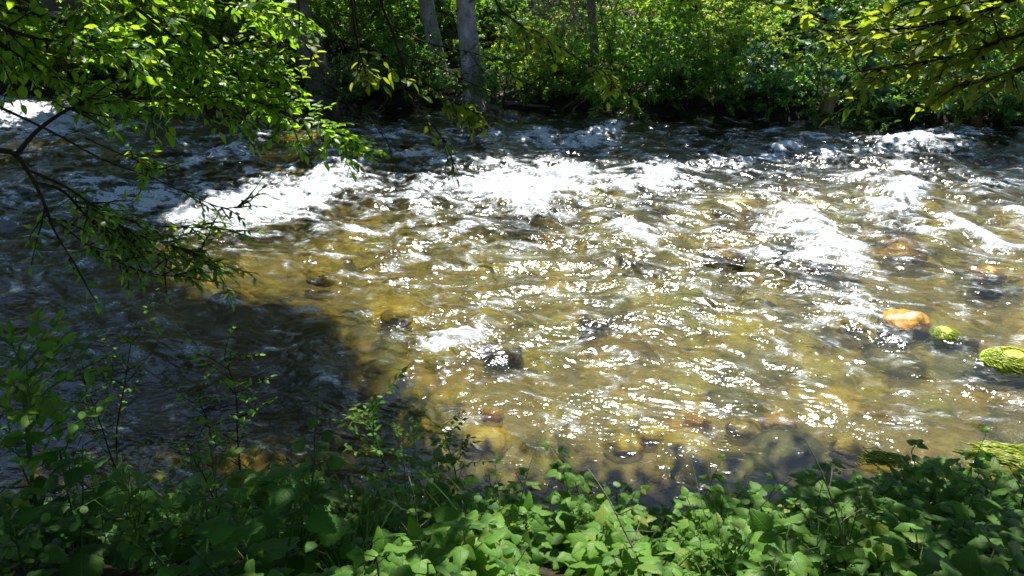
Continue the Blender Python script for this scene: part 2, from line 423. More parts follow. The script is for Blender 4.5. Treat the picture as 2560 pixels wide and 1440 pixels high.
fv = N.math('ADD', fo.outputs['Fac'], N.math('MULTIPLY', N.math('SUBTRACT', fn, .5), 2.4))
thin = N.mapr(N.math('ADD', fo.outputs['Fac'], N.math('MULTIPLY', N.math('SUBTRACT', fn, .5), 1.0)), -.38, .25, 0, .26)
ff = N.math('MAXIMUM', N.math('MULTIPLY', N.mapr(fv, .10, .46), .96), thin)
fb = N.n('ShaderNodeBump', {'Height': fn, 'Strength': 1, 'Distance': .05})
fd = N.n('ShaderNodeBsdfPrincipled', {'Base Color': (.60, .64, .66, 1), 'Roughness': .55, 'Normal': fb, 'Specular IOR Level': .4})
M_water = N.surf(N.mix(ff, wat, fd))

WB = MB(); WB.add(np.stack([Xg.ravel(), Yg.ravel(), H], -1), [q])
water = WB.build('water', M_water, attrs={'foam': FO, 'turb': TU}); water['kind'] = 'structure'
water['label'] = 'shallow rushing river with white rapids over golden stones'

# ------------------------------------------------------------------ riverbed of cobbles
def bed_base(x, y):
    z = np.interp(y, [3, 5, 7, 10, 15, 17.5, 19.5, 22], [-.6, -.24, -.30, -.46, -.7, -.8, -.9, -1.1])
    return z + .08 * fbm(x * .35, y * .5, 3)
gx = np.arange(-22, 22, .055); gy = np.arange(2.6, 22.5, .055)
BX, BY = np.meshgrid(gx, gy); BZ = bed_base(BX, BY); BC = np.full(BX.shape + (3,), 1.0) * np.array([.17, .125, .05])
R2 = np.random.default_rng(21)
palette = np.array([[.33, .26, .06], [.28, .23, .06], [.19, .16, .06], [.42, .29, .05], [.12, .10, .06], [.25, .24, .07], [.22, .14, .05], [.09, .085, .06]])
for k in range(5200):
    r = R2.choice([.10, .14, .2, .28, .38], p=[.3, .3, .22, .13, .05]) * R2.uniform(.8, 1.25)
    cx = R2.uniform(-21, 21); cy = R2.uniform(3.2, 19)
    i0, i1 = np.searchsorted(gx, [cx - r * 1.3, cx + r * 1.3]); j0, j1 = np.searchsorted(gy, [cy - r * 1.3, cy + r * 1.3])
    if i1 <= i0 or j1 <= j0: continue
    a = R2.uniform(0, 3.14); e = R2.uniform(.7, 1.15)
    dx = BX[j0:j1, i0:i1] - cx; dy = BY[j0:j1, i0:i1] - cy
    u = (dx * math.cos(a) + dy * math.sin(a)) / r; v = (-dx * math.sin(a) + dy * math.cos(a)) / (r * e)
    d = 1 - (np.abs(u) ** 2.4 + np.abs(v) ** 2.4)
    dome = bed_base(np.array([cx]), np.array([cy]))[0] - .02 + r * .46 * np.sqrt(np.clip(d, 0, 1))
    hit = (d > 0) & (dome > BZ[j0:j1, i0:i1])
    BZ[j0:j1, i0:i1][hit] = dome[hit]
    BC[j0:j1, i0:i1][hit] = palette[R2.integers(len(palette))] * R2.uniform(.8, 1.2)
BZ = np.minimum(BZ, -.07)
bi = np.arange(BX.size).reshape(BX.shape)
bq = np.stack([bi[:-1, :-1], bi[:-1, 1:], bi[1:, 1:], bi[1:, :-1]], -1).reshape(-1, 4)
N = NT('cobbles')
at_ = N.n('ShaderNodeAttribute', attribute_name='stone'); co = N.coord()
nn = N.noise(co, 7, 5, .65)
hs = N.n('ShaderNodeHueSaturation', {'Color': at_.outputs['Color'], 'Value': N.mapr(nn, .25, .75, .55, 1.5)})
M_bed = N.surf(N.n('ShaderNodeBsdfPrincipled', {'Base Color': hs, 'Roughness': .6, 'Normal': N.n('ShaderNodeBump', {'Height': nn, 'Strength': .6, 'Distance': .03})}))
BB = MB(); BB.add(np.stack([BX, BY, BZ], -1).reshape(-1, 3), [bq])
bed = BB.build('riverbed', M_bed, attrs={'stone': BC.reshape(-1, 3) * .85}); bed['kind'] = 'structure'
bed['label'] = 'bed of rounded golden brown stones under the water'

# ------------------------------------------------------------------ boulders
def rock_mat(name, c0, c1, c2, rough=.28):
    N = NT(name); co = N.coord()
    a = N.noise(co, 5, 6, .62); b = N.noise(co, 28, 4, .6)
    f = N.math('ADD', N.math('MULTIPLY', a, .72), N.math('MULTIPLY', b, .28))
    bp = N.n('ShaderNodeBump', {'Height': f, 'Strength': .7, 'Distance': .016})
    return N.surf(N.n('ShaderNodeBsdfPrincipled', {'Base Color': N.ramp(f, [(.34, c0), (.5, c1), (.66, c2)]), 'Roughness': rough, 'Normal': bp}))
R_gold = rock_mat('wet_gold_stone', (.14, .06, .012), (.42, .20, .022), (.56, .32, .05))
R_ochre = rock_mat('wet_ochre_stone', (.22, .14, .025), (.46, .33, .06), (.58, .45, .11))
R_brown = rock_mat('wet_brown_stone', (.025, .018, .012), (.10, .06, .025), (.2, .11, .035))
R_dark = rock_mat('wet_dark_stone', (.014, .014, .015), (.045, .045, .05), (.09, .09, .10))
R_moss = rock_mat('mossy_stone', (.18, .26, .012), (.28, .38, .018), (.38, .46, .03), .6)
M_weed = leaf_mat('water_moss', [(.24, .33, .015), (.36, .44, .02), (.46, .50, .04)], [(.3, .4, .02), (.45, .5, .03)], .35, .35)

def rock_mesh(name, mat, seed, amp=.16, sub=4):
    bm = bmesh.new(); bmesh.ops.create_icosphere(bm, subdivisions=sub, radius=1)
    for v in bm.verts:
        p = v.co.copy(); o = Vector((seed * 3.7, seed * 1.3, seed * 2.1))
        d = 1 + amp * mnoise.noise(p * 1.1 + o) * 1.6 + amp * .5 * mnoise.noise(p * 2.6 + o) + amp * .16 * mnoise.noise(p * 7 + o)
        v.co = p * d
    me = bpy.data.meshes.new(name); bm.to_mesh(me); bm.free()
    me.polygons.foreach_set('use_smooth', np.ones(len(me.polygons), bool)); me.materials.append(mat)
    return me
def boulder(px, py, wpx, hpx, mat, seed, label, top=.0, group=None, name='boulder', yaw=0.0):
    """px, py: middle of the visible stone; wpx: its width in the photo; top: height above or below the water"""
    c = on_z(px, py, top - .05); t = (c - CAM) @ FWD
    r = wpx / 2 * t / F
    ry = r * .8; rz = max(.12, hpx / 2 * t / F * 1.15) if top > -.04 else max(.10, r * .55)
    o = link(name, rock_mesh(name, mat, seed, .08 if mat is R_moss else .16)); o.location = (c[0], c[1] + ry * .3, top - rz * .95)
    o.scale = (r, ry, rz); o.rotation_euler = (0, 0, yaw)
    return tag(o, label, 'boulder', group)
boulder(2270, 795, 125, 75, R_gold, 1, 'bright orange boulder breaking the surface beside the right-hand foam', .14)
b_m1 = boulder(2365, 838, 84, 46, R_moss, 2, 'small bright green mossy boulder just below the orange boulder', .07)
b_m2 = boulder(2540, 900, 150, 75, R_moss, 3, 'large yellow green mossy boulder at the right edge of the river', .12)
boulder(2478, 684, 86, 42, R_gold, 4, 'golden boulder under a skin of water near the right edge, above the orange one', .02)
boulder(1498, 800, 95, 60, R_brown, 5, 'dark brown boulder awash in the middle of the olive shallows', -.02)
boulder(1255, 876, 110, 72, R_brown, 6, 'dark brown boulder with white water breaking on its left side', -.01)
boulder(1495, 304, 62, 26, R_dark, 7, 'black wet boulder off the far bank with foam below it', .12)
boulder(1278, 290, 60, 30, R_dark, 8, 'blue grey boulder at the foot of the big grey trunk', .14)
boulder(1232, 1040, 60, 50, R_gold, 9, 'small orange stone under water above the sunlit bramble tip', -.09)
boulder(1215, 1100, 130, 75, R_ochre, 10, 'broad tan stone under water at the edge of the near shade', -.10)
boulder(1640, 1090, 90, 90, R_ochre, 11, 'upright ochre stone under water in the middle of the golden row', -.08)
boulder(1745, 1062, 80, 40, R_gold, 12, 'golden flat stone under water, second from the right in the golden row', -.08)
boulder(1700, 1085, 70, 44, R_gold, 13, 'rusty orange stone under water between the ochre and the flat golden stones', -.09)
boulder(1950, 1062, 80, 60, R_gold, 14, 'golden stone under water at the right end of the golden row', -.1)
boulder(1560, 1120, 100, 46, R_ochre, 15, 'tan stone under water at the left end of the golden row', -.10)
boulder(1860, 1070, 90, 40, R_ochre, 16, 'dull ochre stone under water left of the row end', -.10)
boulder(2122, 1118, 80, 36, R_ochre, 17, 'ochre stone under water left of the green weed', -.08)
boulder(1812, 632, 110, 34, R_gold, 18, 'rusty submerged stone left of the long diagonal foam', -.16)
boulder(2265, 628, 120, 34, R_gold, 19, 'rusty submerged stone right of the long diagonal foam', -.16)
boulder(1850, 512, 130, 34, R_ochre, 20, 'yellow submerged stone in the upper rapids', -.08)
boulder(800, 692, 70, 40, R_ochre, 21, 'yellow submerged stone at the tip of the left shade', -.08)
boulder(990, 790, 80, 36, R_ochre, 22, 'yellow submerged stone above the left foam', -.1)
boulder(410, 630, 80, 30, R_gold, 23, 'orange submerged stone behind the hanging left twigs', -.05)
boulder(750, 345, 110, 26, R_gold, 24, 'amber submerged stone under the tip of the left branch', -.03)
boulder(2420, 860, 60, 40, R_brown, 25, 'small dull brown stone between the two mossy boulders', -.03)

def weed_tuft(M, c, dirv, n, L, wid, R):
    for k in range(n):
        p = c + np.array([R.normal(0, wid), R.normal(0, wid * .6), 0])
        P = curve_from(p, dirv + R.normal(0, .12, 3) * [1, 1, .3], L * R.uniform(.5, 1.1), 7, .02, .10, R)
        P[:, 2] = c[2] + .012 * np.sin(np.linspace(0, 7, 7) + k) + R.uniform(-.01, .03)
        add_tube(M, P, np.linspace(.007, .003, 7), 4)
for px, py, n, L, wid, lab in ((2470, 1130, 260, .45, .10, 'yellow green water weed streaming in the current at the right edge'),
                               (2185, 1145, 150, .16, .07, 'small tuft of yellow green weed in the water behind the dark bramble tops')):
    M = MB(); c = on_z(px, py, .04); c[2] = .045
    weed_tuft(M, c, np.array([.8, -.35, 0]), n, L, wid, rng)
    tag(M.build('water_weed', M_weed), lab, 'water weed')
for o, n in ((b_m1, 420), (b_m2, 1100)):
    M = MB(); R = np.random.default_rng(n)
    for k in range(n):
        a = R.uniform(0, 6.28); e = R.uniform(.2, 1.2)
        d = np.array([math.cos(a) * math.cos(e), math.sin(a) * math.cos(e), math.sin(e)])
        p = d * 1.02; f = np.array([.5, -.45, -.35]) + R.normal(0, .15, 3)
        P = np.array([p + f * s * .3 + d * .06 * math.sin(3 * s) for s in np.linspace(0, 1.2, 5)])
        add_tube(M, P, np.linspace(.026, .008, 5), 4)
    M.build('moss', M_weed, o)

# ------------------------------------------------------------------ the banks
def sheet(name, xs, ys_, zf, mat, label):
    Xs, Ys = np.meshgrid(xs, ys_); Z = zf(Xs.ravel(), Ys.ravel())
    i = np.arange(Xs.size).reshape(Xs.shape)
    M = MB(); M.add(np.stack([Xs.ravel(), Ys.ravel(), Z], -1), [np.stack([i[:-1, :-1], i[:-1, 1:], i[1:, 1:], i[1:, :-1]], -1).reshape(-1, 4)])
    o = M.build(name, mat); o['kind'] = 'structure'; o['label'] = label
    return o
xs_in = np.arange(-20, 20, .16)
xs = np.concatenate([[-300, -150, -80, -50, -35, -26], xs_in, [24, 32, 50, 80, 150, 300]])
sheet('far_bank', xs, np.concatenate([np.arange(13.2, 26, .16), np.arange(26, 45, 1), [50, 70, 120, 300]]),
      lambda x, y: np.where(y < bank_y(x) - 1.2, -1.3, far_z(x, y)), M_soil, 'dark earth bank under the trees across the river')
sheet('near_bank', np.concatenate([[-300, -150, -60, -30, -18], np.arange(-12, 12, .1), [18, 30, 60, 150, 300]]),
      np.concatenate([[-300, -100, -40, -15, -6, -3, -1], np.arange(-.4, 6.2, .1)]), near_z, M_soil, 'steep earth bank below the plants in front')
o = sheet('river_floor', np.array([-300, -100, -22, 0, 22, 100, 300.]), np.array([3., 8, 14, 20, 26]), lambda x, y: -1.25 + 0 * x, M_soil, 'deep river bottom beyond the shallows')

# ------------------------------------------------------------------ light, sky, camera
w = bpy.data.worlds.new('World'); sc.world = w; w.use_nodes = True
nt = w.node_tree; bg = nt.nodes['Background']
sky = nt.nodes.new('ShaderNodeTexSky'); sky.sky_type = 'NISHITA'; sky.sun_disc = False
sky.sun_elevation = SUN_EL; sky.sun_rotation = SUN_AZ; sky.air_density = 1.0; sky.dust_density = .3; sky.ozone_density = 2.5
nt.links.new(sky.outputs[0], bg.inputs[0]); bg.inputs[1].default_value = .105
sl = bpy.data.lights.new('sun', 'SUN'); sl.energy = 5.0; sl.angle = rad(.55); sl.color = (1, .96, .88)
so = bpy.data.objects.new('sun', sl); COL.objects.link(so)
so.rotation_euler = Vector(-S).to_track_quat('-Z', 'Y').to_euler(); so.location = (0, 10, 30)
cd = bpy.data.cameras.new('camera'); cam = bpy.data.objects.new('camera', cd); COL.objects.link(cam)
cam.location = CAM; cam.rotation_euler = (math.pi / 2 - PITCH, 0, 0)
cd.sensor_width = 36; cd.lens = 36 * F / 2560; cd.clip_end = 2000; cd.clip_start = .05
sc.camera = cam
sc.view_settings.view_transform = 'Standard'; sc.view_settings.look = 'None'
sc.view_settings.exposure = 1.27; sc.view_settings.gamma = 1; sc.view_settings.use_curve_mapping = False
cy = sc.cycles
cy.max_bounces = 8; cy.diffuse_bounces = 3; cy.glossy_bounces = 3; cy.transmission_bounces = 6; cy.transparent_max_bounces = 12
cy.caustics_reflective = False; cy.caustics_refractive = False; cy.sample_clamp_indirect = 4

cy.use_denoising = True

# ================================================================== far bank trees
def in_poly(x, y, poly):
    poly = np.asarray(poly, float); x = np.asarray(x); y = np.asarray(y); c = np.zeros(x.shape, bool); j = len(poly) - 1
    for i in range(len(poly)):
        xi, yi = poly[i]; xj, yj = poly[j]
        m = ((yi > y) != (yj > y)) & (x < (xj - xi) * (y - yi) / (yj - yi + 1e-12) + xi)
        c ^= m; j = i
    return c
def blob_dist(x, y, c):
    x0, y0, rx, ry = c
    return ((x - x0) / rx) ** 2 + ((y - y0) / ry) ** 2

# patches of water that the sun reaches, outlined in the photograph and laid on the water
LIT = [(395,570),(470,525),(620,470),(830,432),(900,420),(960,462),(1020,486),(1080,440),(1180,425),(1240,400),(1400,398),(1600,418),(1800,408),(1900,425),(2020,395),(2200,410),(2400,425),(2560,440),(3400,470),
       (3400,1330),(2560,1190),(2420,1165),(2260,1150),(2130,1130),(1990,1082),(1800,1108),(1600,1130),(1420,1100),(1290,1145),(1180,1150),(1130,1050),(1060,985),(1000,905),(930,850),(905,770),(860,715),(720,690),(560,660),(430,640)]
LITW = [tuple(on_z(px, py)[:2]) for px, py in LIT]
SPOTS = [tuple(np.r_[on_z(px, py)[:2], on_z(px + rx, py)[0] - on_z(px, py)[0], on_z(px, py - ry)[1] - on_z(px, py)[1]]) for px, py, rx, ry in
         ((2290, 362, 105, 22), (75, 285, 70, 30), (1500, 345, 25, 12), (740, 345, 50, 14), (1240, 1300, 60, 24), (2150, 385, 24, 8))]
def foot(P):
    """where the sun ray through P meets the water plane"""
    return P[..., :2] - P[..., 2:3] * S[:2] / S[2]
def near_hit(px, py, lift):
    d = ray(px, py); t = np.linspace(1.2, 8, 700); Q = CAM + t[:, None] * d
    k = np.argmax(Q[:, 2] < near_z(Q[:, 0], Q[:, 1]) + lift); return Q[k]
PATCH = [tuple(foot(near_hit(px, py, .45))) for px, py in ((900,1400),(980,1330),(1120,1300),(1220,1275),(1400,1275),(1540,1275),(1700,1275),(1800,1290),(1850,1330),(1800,1400),(1700,1460),(1300,1400),(1150,1440),(900,1440))]

SPOTS += [(*foot(at(px, py, t)), r, r) for px, py, t, r in ((1430, 1110, 3.9, .24), (1490, 1190, 3.3, .26), (1705, 1215, 3.2, .24), (1590, 1225, 3.2, .2), (1000, 1080, 4.2, .2), (450, 800, 4.5, .18), (1290, 1260, 3.0, .18))]
_pc = np.mean(PATCH, 0); PATCH = [tuple(_pc + (np.array(p) - _pc) * np.array([1.45, 1.3])) for p in PATCH]
def light_at(fx, fy):
    """how much of the canopy is left out over this footprint (1 = full sun)"""
    l = in_poly(fx, fy, LITW).astype(float)
    for c in SPOTS: l = np.maximum(l, (blob_dist(fx, fy, c) < 1).astype(float))
    return np.maximum(l, in_poly(fx, fy, PATCH).astype(float))

def canopy_clumps(n, xr, yr, hz, R, dens=None, keepout=.22):
    fx = R.uniform(*xr, n); fy = R.uniform(*yr, n); h = R.uniform(*hz, n)
    bad = np.zeros(n, bool)
    for dx, dy in ((0, 0), (keepout, 0), (-keepout, 0), (0, keepout), (0, -keepout)):
        bad |= light_at(fx + dx, fy + dy) > .5
    k = ~bad
    if dens is not None: k &= R.uniform(0, 1, n) < dens(fx, fy)
    return np.stack([fx + h * S[0] / S[2], fy + h * S[1] / S[2], h], -1)[k]
def clump_leaves(ML, C, per, spread, size, R, T=DIAM):
    n = len(C) * per
    pos = np.repeat(C, per, 0) + R.normal(0, spread, (n, 3)) * [1, 1, .6]
    ax = R.normal(0, 1, (n, 3)) * [1, 1, .5] - [0, 0, .3]
    nr = S * .9 + R.normal(0, .5, (n, 3))
    leaves(ML, pos, ax, nr, size * R.uniform(.6, 1.3, n), T)

def trunk_pts(base, top, bend, n=14):
    base = np.asarray(base, float); top = np.asarray(top, float); u = np.linspace(0, 1, n)[:, None]
    return base + (top - base) * u + np.asarray(bend) * (u * (1 - u) * 4)
def roots(M, base, r, n, L, R, front=True):
    for k in range(n):
        a = R.uniform(math.pi, 2 * math.pi) if front and k < n * .7 else R.uniform(0, 2 * math.pi)
        L_ = L * R.uniform(.5, 1.2); u = np.linspace(0, 1, 9)
        x = base[0] + np.cos(a) * (r * .5 + L_ * u) + .06 * np.sin(u * 7 + k); y = base[1] + np.sin(a) * (r * .5 + L_ * u * .8)
        z = np.where(u < .12, base[2] + .35 * (1 - u / .12), 0) ; g = far_z(x, y) + .03
        z = np.maximum(g, base[2] + .30 * (1 - u * 3.2)); z = np.where(u > .3, np.maximum(g, -.15), z)
        add_tube(M, np.stack([x, y, z], -1), np.linspace(r * .34, .012, 9) * R.uniform(.6, 1.1), 7)

far_trees = []
def far_tree(px, py, Y, pts_px, w0, w1, mat, label, crown_label=None, nroots=0, group=None, height=9, lim=True, rootmat=None):
    """trunk through photo points pts_px at distance Y, from the ground upward and on beyond the frame"""
    b = on_y(px, py, Y); b[2] = min(b[2], far_z(b[0:1], b[1:2])[0]) - .1
    P = [b] + [on_y(x, y, Y + dy) for x, y, dy in pts_px]
    d = nz(P[-1] - P[-2]); d = nz(d * [1, 1, 1] + [0, 0, .25])
    while P[-1][2] < height: P.append(P[-1] + d * 1.6); d = nz(d + np.array([random.uniform(-.08, .08), random.uniform(-.05, .1), .1]))
    C = spline(P, 26); t = (C - CAM) @ FWD
    wz = np.interp(np.linspace(0, 1, 26), [0, .06, .14, .4, 1], [1.35 * w0, 1.0 * w0, (w0 + w1) / 2, w1, .35 * w1])
    r = wz / 2 * t[0] / F
    T = thing('tree', label, 'tree', tuple(b), group)
    M = MB(); L0 = C - b
    add_tube(M, L0, r, 16)
    # bark relief
    V = M.v[0]; cen = np.repeat(L0, 16, 0); ang = np.tile(np.arange(16) * 2 * np.pi / 16, 26)
    dd = V - cen; M.v[0] = cen + dd * (1 + .07 * np.sin(ang * 3 + V[:, 2] * .9) + .05 * fbm(ang * 2, V[:, 2] * 2.5, 3) + np.exp(-np.maximum(V[:, 2] - .1, 0) * 3)[:] * .35 * np.maximum(np.sin(ang * 4 + 1), 0))[:, None]
    R = np.random.default_rng(int(px))
    M.build('trunk', mat, T)
    if nroots:
        MR = MB(); roots(MR, b + [0, 0, .1], r[2], nroots, 1.5, R); MR.v = [v - b for v in MR.v]; MR.build('roots', rootmat or M_root, T)
    tops = []
    for k in range(7 if lim else 0):
        i = R.integers(13, 25); a = R.uniform(0, 6.28)
        Q = curve_from(L0[i], [math.cos(a), math.sin(a), .35], R.uniform(1.5, 3.2), 7, .1, .12, R)
        ML = MB(); add_tube(ML, Q, np.linspace(r[i] * .45, .012, 7), 6); tops.append(Q); ML.build('limb', mat, T)
    far_trees.append((T, b, C[-1], tops))
    return T
far_tree(842, 268, 19.2, [(800, 190, 0), (770, 100, .1), (738, 0, .2)], 74, 54, M_bark_brown, 'thick brown grey trunk leaning left over the dark bank edge', nroots=9)
far_tree(800, 225, 19.7, [(752, 130, .1), (722, 50, .2), (705, 0, .3)], 40, 30, M_bark_dark, 'thin dark trunk leaning left just behind the thick leaning one')
far_tree(1102, 215, 20.6, [(1096, 170, 0), (1080, 80, .05), (1066, 0, .1)], 42, 34, M_bark_grey, 'slim pale grey trunk leaning left, left of the tallest grey trunk')
far_tree(1142, 200, 22.3, [(1134, 130, 0), (1118, 60, .05), (1106, 0, .1)], 42, 36, M_bark_mid, 'pale trunk with black knots half hidden between the two grey trunks')
far_tree(1196, 268, 19.0, [(1184, 205, 0), (1173, 110, .05), (1164, 0, .1)], 62, 43, M_bark_grey, 'biggest smooth grey trunk with roots spreading over the water edge', nroots=16, rootmat=M_bark_mid)
far_tree(1490, 262, 19.1, [(1490, 200, .1), (1484, 100, .2), (1478, 0, .3)], 26, 20, M_bark_mid, 'slender trunk on a tangle of bare roots among hanging twigs', nroots=22)
far_tree(640, 235, 24.5, [(632, 130, 0), (626, 40, 0), (620, 0, 0)], 60, 52, M_bark_dark, 'dark broad trunk deep in the shade behind the left branch')
far_tree(968, 200, 25, [(966, 120, 0), (962, 40, 0), (960, 0, 0)], 62, 54, M_bark_dark, 'dark broad trunk deep in the shade left of the grey trunks')
far_tree(1036, 205, 27, [(1032, 100, 0), (1030, 0, 0)], 40, 34, M_bark_dark, 'narrow dark trunk deep in the shade just left of the slim grey trunk')
far_tree(1755, 230, 22.4, [(1748, 180, 0), (1742, 90, 0), (1738, 0, 0)], 44, 36, M_bark_dark, 'dark trunk hidden by the bushes in the middle of the right bank')
far_tree(2330, 235, 22, [(2325, 120, 0), (2318, 0, 0)], 44, 38, M_bark_dark, 'dark trunk hidden behind the bushes near the right end of the far bank')
for x, Y, k in ((60, 25, 0), (330, 24, 1), (470, 27, 2), (2080, 25, 4), (2520, 23, 5)):
    lab = ['dark trunk behind the leaves at the far left end', 'dark trunk behind the thick of the left branch', 'dark slim trunk in the shadow gap behind the left branch', '',
           'dark trunk behind the blue green bush above the cut post', 'dark trunk behind the bushes at the far right end'][k]
    far_tree(x, 205, Y, [(x - 4, 100, 0), (x - 8, 0, 0)], 46, 40, M_bark_dark, lab)

# crowns: leaf clumps over the bank, thick where the photograph's water lies in their shade
R = np.random.default_rng(31)
def dens_far(fx, fy):
    d = fy - bank_y(fx)
    base = np.where(fx < -3.2, .8, np.where(fx < -.5, .3, -.06))
    gap = fbm(fx * .45, fy * .45 + 4, 2)
    return np.where(d < -1.3, 1.0, np.where(d < .1, np.where(fx < -3, .9, .3), np.clip(base + .5 * gap, .0, .9))) * (1 - .9 * np.exp(-((fx + 2) ** 2) / 1.2 - (d - 2) ** 2 / 3))
C1 = canopy_clumps(6500, (-19, 18), (12.6, 22), (4.2, 6.6), R, dens_far, .36)
C2 = canopy_clumps(2400, (-22, 20), (21, 34), (4.5, 7.0), R, dens_far)
C3 = canopy_clumps(5200, (-14, 1), (6.5, 13), (13.5, 17.5), R, None, .5)
CC = np.concatenate([C1, C2, C3])
bases = np.array([np.r_[t[2][:2]] for t in far_trees])
pen = np.where((np.arange(len(CC)) >= len(CC) - len(C3))[:, None] & (bases[None, :, 0] > -4.5), 1e6, 0)
own = np.argmin(((CC[:, None, :2] - bases[None]) ** 2).sum(-1) + pen, 1)
def clear_of_light(P):
    f = foot(P); return not (light_at(f[:, 0], f[:, 1]) > .5).any()
for i, (T, b, top, tops) in enumerate(far_trees):
    mine = CC[own == i]
    if len(mine) < 3: continue
    ML = MB(); clump_leaves(ML, mine - b, 26, .28, .21, R)
    ML.build('crown', LF_crown, T)
    MS = MB()
    for c in mine[::14]:
        hi = np.array([b[0] + (top[0] - b[0]) * .8, b[1] + (top[1] - b[1]) * .8, min(c[2] - .4, top[2] * .95)])
        P = spline([hi, (hi + c) / 2 + [0, 0, .5], c], 12)
        if clear_of_light(P): add_tube(MS, P - b, np.linspace(.05, .01, 12), 5)
    if MS.n: MS.build('branches', M_bark_dark, T)

# ------------------------------------------------------------------ far bank bushes
def bush_meshes(seed, h, wd, ns, ls, T, mat, droop=.55, per=22, subs=15, upr=.9, arch=1.0):
    R = np.random.default_rng(seed); MS, ML = MB(), MB()
    for k in range(ns):
        a = R.uniform(0, 6.28); q = R.uniform(.15, 1)
        d = np.array([math.cos(a) * q * wd / h * 1.1, math.sin(a) * q * wd / h * 1.1, upr])
        P = curve_from(np.array([math.cos(a) * .12 * wd, math.sin(a) * .12 * wd, -.15]), d, h * R.uniform(.7, 1.15), 9, droop * arch * q, .09, R)
        add_tube(MS, P, np.linspace(.022, .005, 9), 4)
        for j in range(subs):
            i = R.integers(2, 9); b = R.uniform(0, 6.28)
            dd = np.array([math.cos(b), math.sin(b), R.uniform(-.1, .55)]) + d * .3
            Q = curve_from(P[i], dd, R.uniform(.25, .62) * (.6 + .25 * h / 2), 6, droop, .16, R)
            add_tube(MS, Q, np.linspace(.007, .002, 6), 3, False)
            leafy(ML, Q, per, ls, T, .8, .3, .7, .05, R, .5)
    return MS.mesh('bush_stems', M_twig), ML.mesh('bush_foliage', mat, smooth=False)
BUSH = [bush_meshes(101, 2.3, 2.0, 12, .125, WILLOW, LF_far[0], .6), bush_meshes(102, 2.0, 2.2, 12, .11, DIAM, LF_far[1], .5),
        bush_meshes(103, 2.6, 2.0, 12, .10, DIAM, LF_far[2], .5), bush_meshes(104, 1.3, 1.6, 11, .085, DIAM, LF_far[1], .6, 20, 12),
        bush_meshes(105, 1.7, 2.4, 12, .13, WILLOW, LF_far[0], 1.1, 26, 14), bush_meshes(106, 2.2, 2.0, 10, .17, LOBED, LF_maple, .9, 12, 13),
        bush_meshes(107, .8, 1.2, 10, .06, DIAM, LF_far[0], .6, 16, 9)]
BUSH_N = ['feathery green', 'dense mid green', 'yellow green', 'low dark green', 'drooping willow-like', 'blue green large-leaved', 'knee-high green']
def bush(px, Y, kind, s, label, rz=None, group=None, dz=0.0, name='bush'):
    p = on_y(px, 250, Y); z = far_z(p[0:1], p[1:2])[0] + dz
    o = thing(name, label, 'bush', (p[0], p[1], max(z, .1) - .05), group)
    o.rotation_euler = (0, 0, random.uniform(0, 6.28) if rz is None else rz); o.scale = (s, s, s * random.uniform(.9, 1.1))
    link('stems', BUSH[kind][0], o); link('foliage', BUSH[kind][1], o)
    return o
front = [
 (915, 19.6, 3, .9, 'low dark green bush right of the leaning trunk'), (985, 19.4, 1, .62, 'dense green bush on the bank left of the slim grey trunk'),
 (1050, 19.7, 3, .85, 'low green bush hiding the foot of the slim grey trunk'), (1130, 19.8, 6, 1.1, 'knee-high green bush between the grey trunks'),
 (1262, 20.0, 3, .95, 'low dark green bush just right of the biggest grey trunk'), (1340, 19.4, 2, .62, 'yellow green sunlit bush right of the biggest grey trunk'),
 (1400, 19.3, 0, .7, 'feathery green bush under the bare hanging twigs'), (1455, 19.8, 4, .7, 'drooping green bush left of the slender rooted trunk'),
 (1560, 19.2, 0, .92, 'bright feathery bush right of the slender rooted trunk'), (1625, 19.6, 4, .95, 'drooping bright green bush leaning over the water right of the rooted trunk'),
 (1700, 19.3, 1, .75, 'dense green bush in front of the hidden dark trunk'), (1790, 19.5, 2, .8, 'sunlit yellow green bush right of the hidden dark trunk'),
 (1860, 19.4, 1, .7, 'dense green bush between the hidden trunk and the cut post'), (1950, 19.6, 3, 1.0, 'low dark bush left of the cut post'),
 (2040, 19.0, 5, .85, 'blue green large-leaved bush hanging over the cut post'), (2130, 19.3, 3, 1.1, 'low dark bush right of the cut post'),
 (2210, 18.8, 6, 1.2, 'knee-high bush at the water edge right of the cut post'), (2290, 18.6, 1, .7, 'dense green bush left of the reddish stump'),
 (2370, 18.4, 3, .9, 'low green bush directly behind the reddish stump'), (2450, 18.3, 4, .8, 'drooping green bush over the reddish stump'),
 (2540, 18.0, 1, .75, 'dense green bush at the right edge of the far bank'),
 (2240, 18.1, 4, .45, 'small drooping bush dipping into the water between post and stump'),
 (640, 20.6, 3, .8, 'low dark bush in the shade under the left branch'), (480, 21, 3, .8, 'low dark bush left of the shadow gap'),
 (330, 21.2, 1, .6, 'dense bush behind the leaves above the left rapids'), (200, 21.4, 2, .7, 'yellow green bush above the left rapids'), (70, 21.6, 0, .8, 'feathery bush at the left end above the rapids'),
 (730, 20.5, 6, 1.0, 'knee-high bush left of the leaning trunk foot'),
]
for px, Y, k, s, lab in front:
    xx = on_y(px, 250, Y)[0]; bush(px, float(bank_y(xx)) + random.uniform(.15, .7), k, s * 1.25, lab)
gl_ = {}
